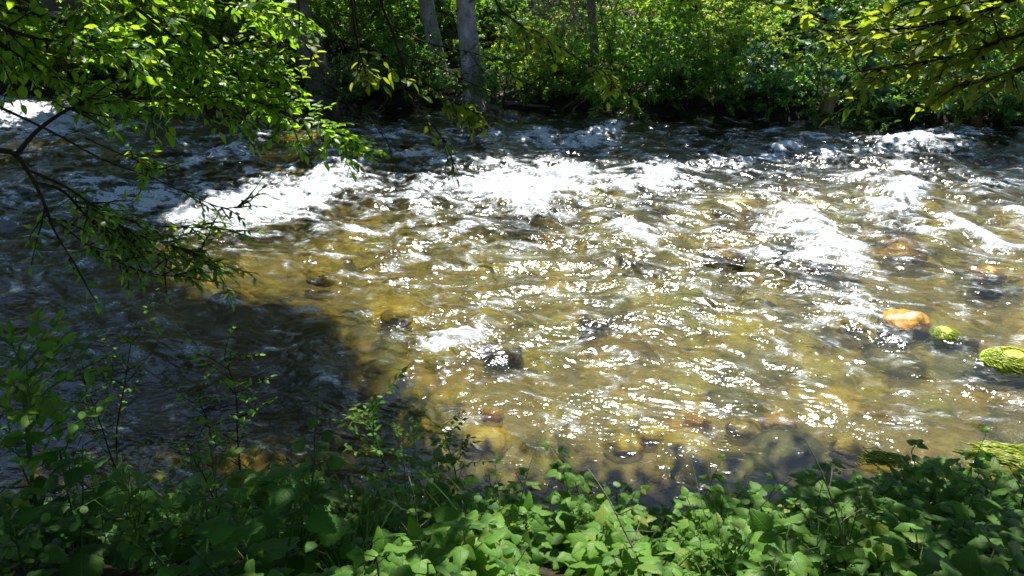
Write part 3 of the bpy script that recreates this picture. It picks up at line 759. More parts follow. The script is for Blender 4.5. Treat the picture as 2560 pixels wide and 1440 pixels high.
for row, (Y0, n, sc_, kinds) in enumerate(((21.3, 20, .9, [0, 1, 2, 0, 4]), (23.4, 19, 1.2, [1, 0, 2]), (26.2, 18, 1.5, [1, 0, 2]), (30.5, 15, 1.7, [1, 0]))):
    for i in range(n):
        px = -60 + 2700 * (i + random.uniform(.15, .85)) / n
        if row < 1 and 560 < px < 760: continue
        if row > 0 and px < 300: continue
        k = random.choice(kinds)
        rowname = ['second row', 'third row', 'fourth row', 'last row'][row]
        side = 'left' if px < 850 else 'middle' if px < 1700 else 'right'
        lab = '%s bush in the %s of bushes, %s of far bank' % (BUSH_N[k], rowname, side)
        bush(px, Y0 + random.uniform(-.7, .7), k, sc_ * random.uniform(.8, 1.15), lab, group='%s %s bushes, %s of the far bank' % (BUSH_N[k], rowname, side))

# bare twigs hanging in the middle of the far bank
R = np.random.default_rng(77)
T = thing('hanging_twigs', 'tangle of bare pale twigs hanging over the bushes right of the grey trunks', 'dead twigs', tuple(on_y(1420, 20, 19)))
o0 = np.array(T.location); M = MB()
for k in range(190):
    px = R.normal(1430, 75); py = R.uniform(-70, 70)
    p = on_y(px, py, R.uniform(18.6, 20)) - o0
    P = curve_from(p, [R.normal(0, .55), R.normal(0, .3), R.uniform(-.9, .1)], R.uniform(.5, 1.7), 9, .9, .20, R)
    add_tube(M, P, np.linspace(.008, .003, 9) * R.uniform(.7, 1.6), 4, False)
M.build('twigs', M_twig_pale, T)
M = MB()
for k in range(30):
    p = on_y(R.normal(1400, 70), R.uniform(-90, -40), 19.4) - o0
    P = curve_from(p, [R.normal(0, .9), R.normal(0, .4), R.uniform(-.4, .2)], R.uniform(1, 2), 9, .5, .2, R)
    add_tube(M, P, np.linspace(.016, .006, 9), 5)
M.build('branches', M_root, T)
for nm, lab, px, py, Y in (('dead_branch', 'small bare pale dead branch in front of the leaning trunk', 880, 175, 18.9), ('dead_branch', 'dead twigs lying on the bank beside the reddish stump', 2440, 285, 17.3), ('dead_branch', 'fallen bare branch on the dark bank between the bushes left of the cut post', 1900, 262, 18.6)):
    M = MB(); c = on_y(px, py, Y)
    for k in range(12):
        P = curve_from(R.normal(0, .16, 3) * [1.4, .6, .7], [R.normal(0, 1), R.normal(0, .4), R.uniform(-.6, .5)], R.uniform(.3, .9), 8, .4, .22, R)
        add_tube(M, P, np.linspace(.012, .004, 8), 5)
    o = M.build(nm, M_twig_pale); o.location = c; tag(o, lab, 'dead branch')

# cut post, stump
def stump(px, py, Y, wpx, hpx, mat, label, name, seed, lean=0.0):
    b = on_y(px, py, Y); r = wpx / 2 * Y / F; h = hpx * Y / F / .95; R = np.random.default_rng(seed)
    M = MB(); n = 14; sd = 18
    u = np.linspace(0, 1, n); P = np.stack([lean * u * h, 0 * u, u * h - .25 * (1 - u)], -1)
    add_tube(M, P, r * np.interp(u, [0, .2, 1], [1.35, 1.02, .92]), sd)
    V = M.v[0]; a = np.tile(np.arange(sd) * 2 * np.pi / sd, n)
    V[:, :2] *= (1 + .08 * np.sin(a * 3 + seed) + .05 * np.sin(a * 7))[:, None]
    V[:, 2] += np.where(V[:, 2] > h * .97, .05 * h * np.sin(a * 2 + 1) + R.uniform(-.04, .06, len(a)) * h, 0)
    o = M.build(name, mat); o.location = b
    return tag(o, label, 'stump')
stump(2063, 282, 17.7, 32, 50, M_stump, 'tan weathered cut post standing on the bank below the blue green bush', 'tree_stump', 3, .12)
stump(2446, 288, 17.35, 26, 40, bark_mat('red_wood', (.10, .05, .03), (.30, .16, .10), 14, 2), 'short reddish stump at the water edge near the right end of the far bank', 'tree_stump', 5)
# hidden concrete wall, upper left
M = MB(); a = on_y(-420, 62, 25.2); b = on_y(262, 22, 27.0)
v = [a, b, b + [.2, .5, 0], a + [.2, .5, 0]]; v = v + [p + [0, 0, 2.6] for p in v]
v = [p - [0, 0, .0] for p in v]
M.add(np.array(v), [np.array([[0, 1, 5, 4], [1, 2, 6, 5], [2, 3, 7, 6], [3, 0, 4, 7], [4, 5, 6, 7], [3, 2, 1, 0]])])
tag(M.build('concrete_wall', M_wall, smooth=False), 'smooth pale grey concrete wall behind the leaves at the upper left corner', 'wall')

# ================================================================== near bank: overhanging trees
def limb(M, pts, r0, r1, n=24, sides=7):
    C = spline(pts, n); add_tube(M, C, np.linspace(r0, r1, n), sides); return C
def sprays(MS, ML, C, u0, u1, n, L, nleaf, ls, T, R, droop=.25, side=1.0, updown=.35, sub=2, dirbias=None):
    """leafy side twigs along a limb"""
    k = len(C)
    for j in range(n):
        u = R.uniform(u0, u1) * (k - 1.01); i = int(u); p = C[i] + (C[min(i + 1, k - 1)] - C[i]) * (u - i)
        d = nz(C[min(i + 1, k - 1)] - C[i]); sdv = nz(np.cross(d, UPV))
        dd = d * R.uniform(.2, .9) + sdv * R.choice([-1, 1]) * R.uniform(.3, 1) * side + UPV * R.normal(0, updown)
        if dirbias is not None: dd = dd + np.asarray(dirbias)
        Q = curve_from(p, dd, L * R.uniform(.5, 1.2), 8, droop, .10, R)
        add_tube(MS, Q, np.linspace(.006, .0022, 8), 4, False)
        leafy(ML, Q, nleaf, ls, T, .85, .25, 1.0, .1, R, .4)
        for s_ in range(sub):
            i2 = R.integers(2, 6); d2 = nz(Q[i2 + 1] - Q[i2]); s2 = nz(np.cross(d2, UPV)) * R.choice([-1, 1])
            W = curve_from(Q[i2], d2 * .6 + s2 + UPV * R.normal(0, .2), L * R.uniform(.25, .5), 6, droop, .1, R)
            add_tube(MS, W, np.linspace(.0035, .0018, 6), 3, False)
            leafy(ML, W, max(4, nleaf // 2), ls * .9, T, .85, .25, 1.0, .15, R, .4)

R = np.random.default_rng(41)
base = np.array([-5.6, 1.6, 2.3])
LT = thing('overhanging_tree', 'leafy tree leaning in from the left edge, its branches sweeping over the rapids', 'tree', tuple(base))
M = MB(); add_tube(M, spline([base - base, [.2, .3, 1.6], [.3, .9, 3.4], [.9, 1.9, 5.4], [1.6, 3.2, 7.2]], 22), np.linspace(.24, .10, 22), 14); M.build('trunk', M_bark_dark, LT)
G = [ # photo points with depth, start radius, end radius, sprays: count, length, leaves per spray, leaf size, start, sub
 ([(-330,-330,3.6),(-60,-30,3.9),(200,70,4.2),(400,130,4.5),(560,215,4.8),(700,280,5.0),(850,335,5.2)], .022, .004, 64, .42, 12, .066, .15),
 ([(-330,-330,3.6),(0,-120,4.0),(260,-30,4.2),(480,0,4.4),(600,15,4.5),(735,48,4.6)], .018, .004, 60, .40, 12, .066, .12),
 ([(200,70,4.2),(340,190,4.4),(500,235,4.6),(640,255,4.8),(760,300,5.0),(880,345,5.2)], .012, .003, 54, .34, 11, .062, .2),
 ([(-260,-120,3.6),(0,110,3.8),(140,190,4.0),(290,240,4.2),(430,245,4.4),(520,240,4.5)], .016, .004, 36, .36, 10, .066, .1),
 ([(340,20,4.3),(460,110,4.5),(560,150,4.7),(660,160,4.8),(720,190,4.9)], .010, .003, 42, .34, 11, .062, .1),
 ([(-300,-200,3.5),(-40,40,3.7),(120,100,3.9),(260,110,4.1),(380,180,4.3)], .014, .003, 46, .38, 11, .066, .1),
]
for k, (pp, r0, r1, ns, L, nl, ls, u0) in enumerate(G):
    MS, ML = MB(), MB()
    C = limb(MS, [at(*p) for p in pp], r0, r1, 30)
    sprays(MS, ML, C, u0, 1, int(ns * .72), L, nl, ls * 1.0, OVATE, R, .22, 1.0, .36, 1)
    for m in (MS, ML): m.v = [v - base for v in m.v]
    MS.build('limb', M_twig, LT); ML.build('foliage', LF_over, LT, lc=True)
# lower dark branches, thinly leaved
G2 = [
 ([(-220,330,3.0),(-20,372,3.2),(40,388,3.3),(85,455,3.4),(115,520,3.45),(135,575,3.5),(180,650,3.6)], .014, .003, 5, .25, 8, .05, .6, 0),
 ([(40,388,3.3),(90,330,3.35),(150,285,3.4),(195,262,3.5),(215,250,3.5)], .011, .004, 12, .22, 8, .055, .6, 0),
 ([(85,455,3.4),(160,480,3.6),(225,550,3.8),(310,615,3.95),(420,640,4.05),(525,655,4.1)], .008, .002, 26, .26, 9, .05, .25, 1),
 ([(60,420,3.35),(170,470,3.6),(240,520,3.7),(330,580,3.8),(430,615,3.9),(510,640,4.0)], .007, .002, 28, .25, 9, .05, .2, 1),
 ([(-60,240,3.4),(130,330,3.8),(260,400,4.0),(370,440,4.2),(480,490,4.4),(560,520,4.5),(610,512,4.5)], .007, .002, 10, .2, 7, .045, .55, 0),
 ([(170,470,3.6),(280,540,3.9),(400,565,4.0),(520,570,4.1),(600,578,4.2)], .005, .0015, 14, .2, 7, .045, .3, 0),
 ([(150,560,3.5),(230,620,3.6),(320,665,3.8),(420,690,3.9),(500,672,4.0)], .005, .0015, 18, .2, 8, .05, .2, 0),
 ([(215,345,3.8),(290,380,4.0),(350,405,4.1),(385,425,4.1)], .004, .0015, 12, .16, 8, .05, .5, 0),
]
for k, (pp, r0, r1, ns, L, nl, ls, u0, sub) in enumerate(G2):
    MS, ML = MB(), MB()
    C = limb(MS, [at(*p) for p in pp], r0, r1, 26, 6)
    sprays(MS, ML, C, u0, 1, ns, L, nl, ls, OVATE_N, R, .15, 1.0, .25, sub)
    for m in (MS, ML): m.v = [v - base for v in m.v]
    MS.build('limb', M_twig, LT); ML.build('foliage', LF_over, LT, lc=True)

# tree overhead: twigs hanging into the top of the picture, sprays at the upper right
base2 = np.array([5.2, .6, 2.75])
RT = thing('overhead_tree', 'tree overhead whose thin dark twigs and olive leaves hang in along the top', 'tree', tuple(base2))
M = MB(); add_tube(M, spline([[0, 0, 0], [-.2, .3, 1.8], [-.4, .8, 3.6], [-1.2, 2.0, 5.6], [-2, 3.4, 7.4]], 22), np.linspace(.22, .10, 22), 14); M.build('trunk', M_bark_dark, RT)
H_ = [
 ([(872,-160,4.2),(880,10,4.3),(895,110,4.4),(912,175,4.5),(922,200,4.5)], .009, .003, 8, .15, 4, .07, .55),
 ([(885,-120,4.3),(890,50,4.4),(930,120,4.5),(985,180,4.6),(1010,200,4.6)], .006, .002, 3, .15, 4, .06, .6),
 ([(930,-200,4.2),(952,0,4.4),(975,60,4.5),(1000,140,4.6),(1012,185,4.7),(1008,225,4.8),(1035,262,4.8),(1070,300,4.9),(1105,345,5.0),(1125,385,5.0),(1150,440,5.1)], .011, .0015, 5, .16, 4, .065, .2),
 ([(975,60,4.5),(1020,85,4.6),(1060,105,4.6),(1110,118,4.7),(1180,132,4.7),(1240,155,4.8),(1280,185,4.8)], .006, .002, 2, .1, 3, .06, .5),
 ([(995,125,4.6),(1040,150,4.7),(1090,165,4.7),(1170,205,4.8),(1230,232,4.9),(1270,265,4.9)], .006, .002, 2, .1, 3, .06, .5),
 ([(1000,140,4.6),(1050,195,4.7),(1090,225,4.8),(1130,255,4.8),(1165,270,4.9),(1180,300,4.9)], .006, .002, 16, .14, 5, .065, .4),
 ([(1200,-140,4.3),(1238,0,4.4),(1270,40,4.5),(1320,75,4.5),(1380,105,4.6),(1450,150,4.7),(1510,185,4.7),(1545,215,4.8)], .007, .0015, 26, .18, 6, .07, .3),
 ([(920,290,4.9),(950,330,5.0),(975,370,5.0),(985,430,5.1),(1010,470,5.1)], .004, .0012, 0, .1, 3, .05, .5),
 ([(1012,185,4.7),(960,260,4.8),(940,290,4.9),(965,345,5.0),(982,400,5.0)], .004, .0012, 0, .1, 3, .05, .5),
 ([(740,-160,4.3),(748,30,4.4),(752,90,4.5),(790,150,4.6),(850,235,4.8),(900,300,4.9)], .006, .002, 3, .2, 5, .06, .3),
 ([(1085,320,4.95),(1120,350,5),(1150,365,5),(1175,345,5)], .003, .001, 0, .1, 3, .05, .5),
 ([(1105,345,5.0),(1120,400,5.0),(1118,440,5.0)], .003, .001, 0, .1, 3, .05, .5),
 ([(1165,270,4.9),(1175,290,4.9),(1185,320,4.9)], .003, .001, 5, .12, 5, .07, .3),
]
for k, (pp, r0, r1, ns, L, nl, ls, u0) in enumerate(H_):
    MS, ML = MB(), MB()
    C = limb(MS, [at(*p) for p in pp], r0, r1, 26, 6)
    if ns: sprays(MS, ML, C, u0, 1, ns, L, nl, ls, OVATE, R, .4, .8, .3, 0)
    for j in range(5):
        i = R.integers(8, 24); Q = curve_from(C[i], nz(C[i] - C[i - 1]) + R.normal(0, .5, 3), R.uniform(.08, .25), 5, .5, .15, R)
        add_tube(MS, Q, np.linspace(.0022, .001, 5), 3, False)
    for m in (MS, ML): m.v = [v - base2 for v in m.v]
    MS.build('twig', M_twig, RT)
    if ns: ML.build('foliage', LF_dry, RT, lc=True)
K = [
 ([(2900,-320,3.0),(2620,-60,3.2),(2480,20,3.3),(2330,60,3.4),(2200,75,3.5),(2080,60,3.6)], .012, .003, 40, .36, 9, .075, .2),
 ([(2900,-200,2.9),(2640,40,3.1),(2480,110,3.2),(2340,150,3.3),(2230,165,3.4),(2140,180,3.45)], .010, .002, 34, .28, 8, .072, .2),
 ([(2900,-400,3.0),(2560,-120,3.2),(2380,-20,3.3),(2260,10,3.4)], .010, .003, 30, .34, 9, .075, .15),
 ([(2900,0,2.9),(2680,120,3.1),(2560,170,3.2),(2470,200,3.3),(2390,215,3.4)], .008, .002, 20, .26, 8, .07, .2),
]
for k, (pp, r0, r1, ns, L, nl, ls, u0) in enumerate(K):
    MS, ML = MB(), MB()
    C = limb(MS, [at(*p) for p in pp], r0, r1, 26, 6)
    sprays(MS, ML, C, u0, 1, int(ns * .6), L, nl, ls * .9, OVATE, R, .15, 1.0, .3, 1)
    for m in (MS, ML): m.v = [v - base2 for v in m.v]
    MS.build('limb', M_twig, RT); ML.build('foliage', LF_dry, RT, lc=True)

# crowns of the two near trees: high over river and bank, out of the picture, clumps placed to throw the near and left shade
R = np.random.default_rng(52)
OVER = [tuple(foot(at(px, py, t))) for px, py, t in ((-700, 100, 3.95), (1000, 100, 3.95), (1120, 250, 5.9), (-500, 100, 5.9))]
OLIVE = [tuple(foot(at(px, py, t))) for px, py, t in ((1850, 80, 2.95), (3000, 80, 2.95), (2900, 80, 4.0), (1750, 80, 4.0))]
def dens_near(fx, fy):
    d = np.where(fy > 6.5, np.where(fx < 1, 1.0, .0), .95)
    d = np.where(in_poly(fx, fy, OVER), .10, d); d = np.where(in_poly(fx, fy, OLIVE), .22, d)
    return d
NC = np.concatenate([canopy_clumps(4600, (-13, 8.5), (-1.5, 6.5), (5.6, 8.6), R, dens_near, .15), canopy_clumps(3200, (-14, 13), (-13, -1.5), (5.0, 8.6), R)])  # second set: unseen crown above and behind the camera, added to block sky light
q_ = NC - CAM; tt = q_ @ FWD
vis = (tt > .3) & (720 - F * (q_ @ UP) / np.maximum(tt, .1) > -260)
NC = NC[~vis]
left = NC[:, 0] < 1.0
for T_, b_, C_, tip in ((LT, base, NC[left], np.array([-4, 4.8, 9.3])), (RT, base2, NC[~left], np.array([3.2, 4.0, 9.9]))):
    ML = MB(); clump_leaves(ML, C_ - b_, 24, .22, .17, R); ML.build('crown', LF_crown, T_)
    MS = MB()
    for c in C_[::40]:
        P = spline([tip - [0, 0, 2.2], (tip + c) / 2, c], 12)
        if clear_of_light(P): add_tube(MS, P - b_, np.linspace(.05, .008, 12), 5)
    MS.build('branches', M_bark_dark, T_)

# ================================================================== near bank plants
R = np.random.default_rng(63)
def compound(ML, MS, p, d, ls, R, T, n=3):
    """trifoliate or five-leaved bramble leaf on a stalk"""
    d = nz(d); q = curve_from(p, d, ls * R.uniform(.7, 1.1), 5, .1, .05, R); add_tube(MS, q, np.linspace(.0022, .0015, 5), 4, False)
    e = q[-1]; dd = nz(q[-1] - q[-2]); sd = nz(np.cross(dd, UPV)); 
    dirs = [dd, dd * .35 + sd, dd * .35 - sd] + ([dd * -.2 + sd * .8, dd * -.2 - sd * .8] if n == 5 else [])
    sz = [1.15, .95, .95, .7, .7][:n]
    ax = np.array(dirs) - UPV * R.uniform(.05, .35, (n, 1)) + R.normal(0, .1, (n, 3))
    leaves(ML, np.repeat(e[None], n, 0), ax, UPV + R.normal(0, .28, (n, 3)), ls * np.array(sz), T)
def bramble(seed, h, nc=4, ls=.09):
    R = np.random.default_rng(seed); MS, ML = MB(), MB()
    for c in range(nc):
        a = R.uniform(0, 6.28); sp = R.uniform(.1, .7)
        P = curve_from([R.normal(0, .05), R.normal(0, .05), -.1], [math.cos(a) * sp, math.sin(a) * sp, 1], h * R.uniform(.65, 1.1), 14, .35 * sp, .07, R)
        add_tube(MS, P, np.linspace(.005, .002, 14), 5)
        for i in range(3, 14):
            b = i * 2.4 + R.uniform(-.4, .4); k = 1 - .45 * max(0, i - 9) / 4
            compound(ML, MS, P[i], [math.cos(b), math.sin(b), R.uniform(.1, .7)], ls * k * R.uniform(.8, 1.2), R, TOOTH_S, 5 if R.random() < .3 else 3)
    return MS.mesh('plant_stems', M_stem), ML.mesh('plant_leaves', LF_bram, lc=True)
def broadleaf(seed, h, ns=3, ls=.16):
    R = np.random.default_rng(seed); MS, ML = MB(), MB()
    for c in range(ns):
        a = R.uniform(0, 6.28)
        P = curve_from([R.normal(0, .07), R.normal(0, .07), -.1], [math.cos(a) * .22, math.sin(a) * .22, 1], h * R.uniform(.6, 1.1), 12, .03, .05, R)
        add_tube(MS, P, np.linspace(.006, .0025, 12), 6)
        n = 15 if h > .48 else 9
        for i in range(n):
            u = .12 + .88 * i / (n - 1); j = min(int(u * 11), 10); p = P[j] + (P[j + 1] - P[j]) * (u * 11 - j)
            b = i * 2.4 + R.uniform(-.5, .5); d = np.array([math.cos(b), math.sin(b), R.uniform(.2, .8)])
            s = ls * (1.05 - .65 * u) * R.uniform(.8, 1.2)
            q = curve_from(p, d, s * .7, 5, .3, .04, R); add_tube(MS, q, np.linspace(.0025, .0016, 5), 4, False)
            leaves(ML, q[-1:], (q[-1:] - q[-2:-1]) / (s * .2) - UPV * R.uniform(.1, .5), UPV[None] + R.normal(0, .3, (1, 3)), np.array([s]), TOOTH)
    return MS.mesh('plant_stems', M_stem), ML.mesh('plant_leaves', LF_broad, lc=True)
def podplant(seed, h):
    R = np.random.default_rng(seed); MS, ML, MP = MB(), MB(), MB()
    for c in range(3):
        a = R.uniform(0, 6.28)
        P = curve_from([R.normal(0, .05), R.normal(0, .05), -.1], [math.cos(a) * .3, math.sin(a) * .3, 1], h * R.uniform(.8, 1.1), 12, .06, .05, R)
        add_tube(MS, P, np.linspace(.0045, .002, 12), 5)
        for i in range(2, 12):
            b = i * 2.4; d = np.array([math.cos(b), math.sin(b), .6])
            if i < 6:
                s = R.uniform(.06, .10); leaves(ML, P[i:i + 1], d[None] - UPV * .5, UPV[None] + R.normal(0, .3, (1, 3)), np.array([s]), TOOTH)
            else:
                Q = curve_from(P[i], d, R.uniform(.08, .2), 6, .1, .08, R); add_tube(MS, Q, np.linspace(.002, .0012, 6), 4, False)
                for k in range(1, 6):
                    dv = R.normal(0, 1, 3) * [1, 1, .5]; st = curve_from(Q[k], dv, .018, 3, .2, .05, R); add_tube(MS, st, .0008, 3, False)
                    leaves(MP, st[-1:], nz(dv)[None] - UPV * .4, R.normal(0, 1, (1, 3)), R.uniform(.026, .036, 1), ROUND)
    return MS.mesh('plant_stems', M_stem), ML.mesh('plant_leaves', LF_broad, lc=True), MP.mesh('seed_pods', LF_pod)
def sapling(seed, h, woody=True, leaf=.045, dens=7):
    R = np.random.default_rng(seed); MS, ML = MB(), MB()
    P = curve_from([0, 0, -.1], [R.normal(0, .06), R.normal(0, .06), 1], h, 16, .0, .05, R)
    add_tube(MS, P, np.linspace(.009, .0025, 16), 6)
    for i in range(6, 16):
        for s in range(2 if i > 9 else 1):
            b = R.uniform(0, 6.28); Q = curve_from(P[i], [math.cos(b), math.sin(b), R.uniform(.3, 1)], R.uniform(.12, .38) * min(h, 1.4), 7, .1, .1, R)
            add_tube(MS, Q, np.linspace(.0035, .0015, 7), 4, False)
            leafy(ML, Q, dens, leaf, OVATE, .8, .1, 1, .35, R, .4)
    return MS.mesh('sapling_stems', M_twig if woody else M_stem), ML.mesh('sapling_leaves', LF_bram, lc=True)
BR = [bramble(201, .75), bramble(202, .6, 5, .085), bramble(203, .95, 3, .09), bramble(204, .45, 5, .08)]
BL = [broadleaf(211, .7), broadleaf(212, .9, 2, .19), broadleaf(213, .5, 3, .15), broadleaf(214, 1.05, 2, .15)]
PD = [podplant(221, .7), podplant(222, .55)]
SP = [sapling(231, 1.5), sapling(232, 1.15), sapling(233, .9, False, .05, 8), sapling(234, 1.7, True, .04, 5)]

def plant(kind, lib, i, x, y, s, label, cat, group=None, rz=None, tilt=None, parts=('stems', 'leaves', 'pod_sprays')):
    z = float(near_z(np.array([x]), np.array([y]))[0])
    o = thing(kind, label, cat, (x, y, z), group); o.scale = (s, s, s)
    o.rotation_euler = (R.normal(0, .1) if tilt is None else tilt[0], R.normal(0, .1) if tilt is None else tilt[1], R.uniform(0, 6.28) if rz is None else rz)
    for me, nm in zip(lib[i], parts): link(nm, me, o)
    return o
def tall(kind, lib, i, h0, px, py, t, label, cat, lean=(0, 0), rz=None):
    """plant whose tip shows at photo px, py at depth t"""
    p = at(px, py, t); x, y = p[0] - lean[0], p[1] - lean[1]
    z = float(near_z(np.array([x]), np.array([y]))[0]); s = max(.25, (p[2] - z) / h0)
    h = p[2] - z
    return plant(kind, lib, i, x, y, s, label, cat, None, rz, (-lean[1] / h if h else 0, lean[0] / h if h else 0))
# singled-out plants
tall('bramble', BR, 2, .95, 1425, 1075, 3.9, 'tall sunlit bramble shoot rising over the shaded water in the middle', 'bramble', (-.15, .1))
tall('bramble', BR, 0, .75, 1490, 1165, 3.3, 'sunlit bramble with wide leaves just below the tall middle shoot', 'bramble')
tall('bramble', BR, 2, .95, 1705, 1190, 3.2, 'sunlit bramble shoot with a yellow green tip right of the middle', 'bramble')
tall('green_shoot', SP, 2, .9, 1312, 1195, 3.1, 'thin upright green shoot left of the tall middle bramble', 'plant')
tall('bramble', BR, 2, .95, 2275, 1085, 3.3, 'dark bramble shoot standing highest above the shaded clump at the right', 'bramble', (-.2, .05))
tall('bramble', BR, 0, .75, 2400, 1140, 3.0, 'dark leafy bramble top right of the highest shaded shoot', 'bramble')
tall('bramble', BR, 1, .6, 2140, 1190, 3.0, 'dark leafy bramble top left of the highest shaded shoot', 'bramble')
tall('bramble', BR, 1, .6, 2520, 1230, 2.7, 'dark bramble at the right edge over the shaded clump', 'bramble')
tall('bramble', BR, 1, .6, 1880, 1215, 3.2, 'half-lit bramble between the sunlit patch and the dark right clump', 'bramble')
tall('sapling', SP, 0, 1.5, 218, 830, 4.2, 'bare thin sapling with a few leaves at the left over dark water', 'sapling', (.05, .1))
tall('sapling', SP, 3, 1.7, 455, 775, 4.5, 'slanting sapling with small lit leaf tufts left of the middle', 'sapling', (.5, .2))
tall('sapling', SP, 1, 1.15, 500, 1060, 3.3, 'young maple-like sapling with layered leaves over the left shade', 'sapling')
tall('sapling', SP, 1, 1.15, 640, 890, 4.4, 'sapling whose leaf tufts float over the dark water left of the big leaves', 'sapling', (.25, .1))
tall('sapling', SP, 0, 1.5, 800, 985, 4.0, 'sapling with scattered small leaves above the big dark leaves', 'sapling', (.15, .1))
tall('sapling', SP, 2, .9, 1000, 1020, 4.2, 'thin sapling with pale lit leaves left of the dark bramble', 'sapling')
tall('sapling', SP, 1, 1.15, 1140, 1045, 4.3, 'sapling with a thin bare stem and a small dark tuft on top', 'sapling')
tall('broadleaf_plant', BL, 1, .9, 660, 1075, 2.7, 'broad-leaved plant with the largest dark leaves left of the middle', 'plant')
tall('broadleaf_plant', BL, 3, 1.05, 720, 1040, 3.1, 'tall broad-leaved plant behind the largest dark leaves', 'plant')
tall('bramble', BR, 0, .75, 1075, 1150, 3.2, 'dark bramble clump right of the pale lit sapling', 'bramble')
tall('broadleaf_plant', BL, 0, .7, 1150, 1190, 3.0, 'round-leaved dark plant beside the dark bramble clump', 'plant')
tall('broadleaf_plant', BL, 0, .7, 40, 1050, 2.8, 'broad-leaved plant standing up at the lower left edge', 'plant')
tall('sapling', SP, 2, .9, -150, 790, 2.7, 'leafy dark green bush tip poking in at the left edge', 'sapling')
tall('sapling', SP, 2, .9, -90, 880, 2.6, 'lower leafy sapling at the left edge with drooping leaves', 'sapling')
tall('broadleaf_plant', BL, 2, .5, 1010, 1395, 1.9, 'large toothed leaves at the bottom edge left of the sunlit patch', 'plant')
# the carpet of plants along the whole bank
BRc = [bramble(241, .42, 3, .095), bramble(242, .46, 4, .085), bramble(243, .40, 3, .11), bramble(244, .5, 4, .075)]
BLc = [broadleaf(251, .42, 2, .15), broadleaf(252, .46, 2, .18), broadleaf(253, .38, 3, .12)]
PDc = [podplant(261, .45), podplant(262, .4)]
KN = {'bramble': (BRc, 'bramble'), 'broadleaf_plant': (BLc, 'plant'), 'seed_pod_plant': (PDc, 'plant'), 'sapling': (SP, 'sapling')}
pos = []
for k in range(4000):
    y = R.uniform(.9, 4.75); x = R.uniform(-1, 1) * (1.5 + .66 * (y + .6))
    if all((x - a) ** 2 + (y - b) ** 2 > (.21 if y < 3.6 else .25) ** 2 for a, b in pos): pos.append((x, y))
    if len(pos) >= 230: break
for x, y in pos:
    z = float(near_z(np.array([x]), np.array([y]))[0]); fx, fy = foot(np.array([x, y, z + .4]))
    sunny = in_poly(np.array([fx]), np.array([fy]), PATCH)[0]
    X, Y = project(np.array([[x, y, z + .3]])); X = X[0]; Y = Y[0]
    kd = R.choice(['bramble', 'broadleaf_plant', 'seed_pod_plant', 'sapling'], p=[.66, .10, .20, .04] if X > 1750 else [.50, .24, .22, .04] if X > 800 else [.34, .42, .20, .04])
    lib, cat = KN[kd]
    i = int(R.integers(len(lib)))
    hmax = np.interp(y, [.9, 2, 3, 4, 4.8], [.42, .46, .40, .24, .14]) * np.interp(X, [1700, 2050], [1, 1.3])
    if 780 < X < 1000 and y > 3: hmax *= .6
    s = R.uniform(.85, 1.25) * max(hmax, .24) / {'bramble': [.42, .46, .4, .5], 'broadleaf_plant': [.42, .46, .38], 'seed_pod_plant': [.45, .4], 'sapling': [1.5, 1.15, .9, 1.7]}[kd][i]
    if kd == 'sapling': s *= .8
    else: s = min(s, 1.12)
    look = {'bramble': 'three-leaved bramble', 'broadleaf_plant': 'broad toothed-leaved plant', 'seed_pod_plant': 'round-podded plant', 'sapling': 'small leafy sapling'}[kd]
    where = 'in the sunlit patch' if sunny else 'in the shade left of the sunlit patch' if X < 1000 else 'in the shade right of the sunlit patch' if X > 1750 else 'in the shade around the sunlit patch'
    row = 'near the water' if y > 3.3 else 'halfway down the bank' if y > 2.1 else 'along the bottom edge'
    plant(kd, lib, i, x, y, s, '%s %s, %s' % (look, where, row), cat, '%ss %s %s' % (look, where, row))

# grass tufts and dry stalks among the plants
def grass_mesh(seed, n, h):
    R = np.random.default_rng(seed); M = MB()
    for k in range(n):
        a = R.uniform(0, 6.28); P = curve_from([R.normal(0, .03), R.normal(0, .03), -.05], [math.cos(a) * .4, math.sin(a) * .4, 1], h * R.uniform(.5, 1.1), 9, .9, .05, R)
        wd = np.linspace(.0045, .0006, 9)[:, None] * nz(np.array([-math.sin(a), math.cos(a), .2]))
        i = np.arange(8); M.add(np.concatenate([P - wd, P + wd]), [np.stack([i, i + 1, i + 10, i + 9], -1)])
    return M.mesh('grass_blades', LF_pod)
GR = [grass_mesh(301, 40, .45), grass_mesh(302, 26, .6)]
for k, (px, py, t, wh) in enumerate(((1010, 1250, 3.4, 'near the gap of dark water'), (1230, 1290, 3.0, 'in front of the tall middle bramble'), (1580, 1240, 3.1, 'between the two tall lit brambles'), (1850, 1290, 2.8, 'at the right border of the sunlit patch'),
        (560, 1290, 3.0, 'below the big dark leaves'), (300, 1270, 3.2, 'below the thin bare sapling'), (2050, 1300, 2.6, 'at the left foot of the dark right clump'), (860, 1330, 2.7, 'left of the sunlit patch'))):
    p = at(px, py, t); z = float(near_z(p[0:1], p[1:2])[0])
    o = link('grass_tuft', GR[k % 2]); o.location = (p[0], p[1], z); o.rotation_euler = (0, 0, k * 1.3)
    tag(o, 'tuft of thin green grass ' + wh, 'grass tuft')
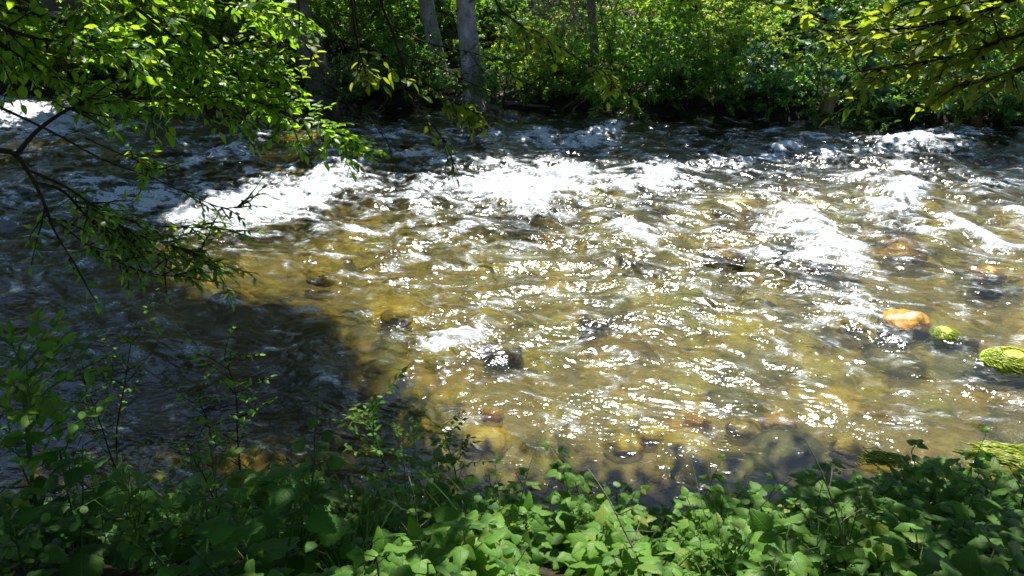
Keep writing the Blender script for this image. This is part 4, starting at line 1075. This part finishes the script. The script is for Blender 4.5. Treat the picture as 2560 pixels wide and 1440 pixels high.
for k, (px, py, t, wh) in enumerate(((1090, 1330, 2.6, 'leaning left of the sunlit patch'), (480, 1130, 3.4, 'slanting over the water among the dark saplings'), (930, 1280, 3.2, 'leaning over the dark gap beside the water'), (1690, 1330, 2.5, 'among the sunlit bramble leaves'), (2220, 1260, 2.6, 'poking out of the dark right clump'))):
    p = at(px, py, t); z = float(near_z(p[0:1], p[1:2])[0]); M = MB(); Rk = np.random.default_rng(400 + k)
    P = curve_from([0, 0, z - p[2] - .1], [Rk.uniform(-.5, .5), Rk.uniform(-.1, .4), 1], (p[2] - z + .15) * 1.2, 12, .15, .07, Rk)
    add_tube(M, P, np.linspace(.005, .002, 12), 5)
    for j in range(4): add_tube(M, curve_from(P[5 + j], [Rk.normal(), Rk.normal(), .6], .15, 6, .3, .1, Rk), np.linspace(.0025, .001, 6), 4)
    o = M.build('dry_stalk', M_twig_pale); o.location = p; tag(o, 'pale dry dead stalk ' + wh, 'dead stalk')
for i, px, py, t, lab in ((0, 330, 905, 4.0, 'thin sapling with lit leaf tufts halfway between the bare sapling and the big leaves'), (1, 545, 985, 3.8, 'leafy sapling over the dark water behind the maple-like one'), (2, 1060, 1075, 3.9, 'pale lit sapling tip between dark brambles and the thin bare stem'),
                          (0, 900, 1120, 3.6, 'thin sapling leaning over the dark gap left of the pale lit ones')):
    tall('sapling', SP, i, [1.5, 1.15, .9][i], px, py, t, lab, 'sapling', (.1, .1))

for lib, i, h0, nm, px, py, t, lab in (
    (BL, 3, 1.05, 'broadleaf_plant', 560, 1110, 3.0, 'tall toothed-leaved plant left of the largest dark leaves'), (BR, 2, .95, 'bramble', 860, 1160, 3.2, 'loose dark bramble shoot over the dark gap by the water'),
    (BL, 1, .9, 'broadleaf_plant', 1110, 1215, 2.7, 'big dark leaves hanging left of the sunlit patch, over the bramble clump'), (BR, 2, .95, 'bramble', 980, 1120, 3.5, 'bramble shoot with pale tip right beside the thin pale lit sapling'),
    (BR, 2, .95, 'bramble', 380, 1190, 3.0, 'dark bramble shoot at the left in front of the blue rippled water'), (BL, 3, 1.05, 'broadleaf_plant', 190, 1170, 2.9, 'dark broad-leaved plant at the foot of the bare thin sapling'),
    (BL, 1, .9, 'broadleaf_plant', 700, 1180, 2.4, 'drooping big dark leaf plant in front of the tall one'), (BR, 2, .95, 'bramble', 1590, 1200, 3.2, 'sunlit bramble shoot left of the yellow green tip'),
    (BR, 2, .95, 'bramble', 1800, 1235, 2.9, 'sunlit bramble shoot at the right end of the sunlit patch'), (BL, 3, 1.05, 'broadleaf_plant', 2330, 1190, 3.3, 'dark broad leaves standing up just below the highest shaded shoot'),
    (BR, 2, .95, 'bramble', 1245, 1245, 3.0, 'low sunlit bramble shoot with round leaves at the left end of the sunlit patch')):
    tall(nm, lib, i, h0, px, py, t, lab, 'bramble' if nm == 'bramble' else 'plant', (R.uniform(-.12, .12), R.uniform(-.05, .15)))
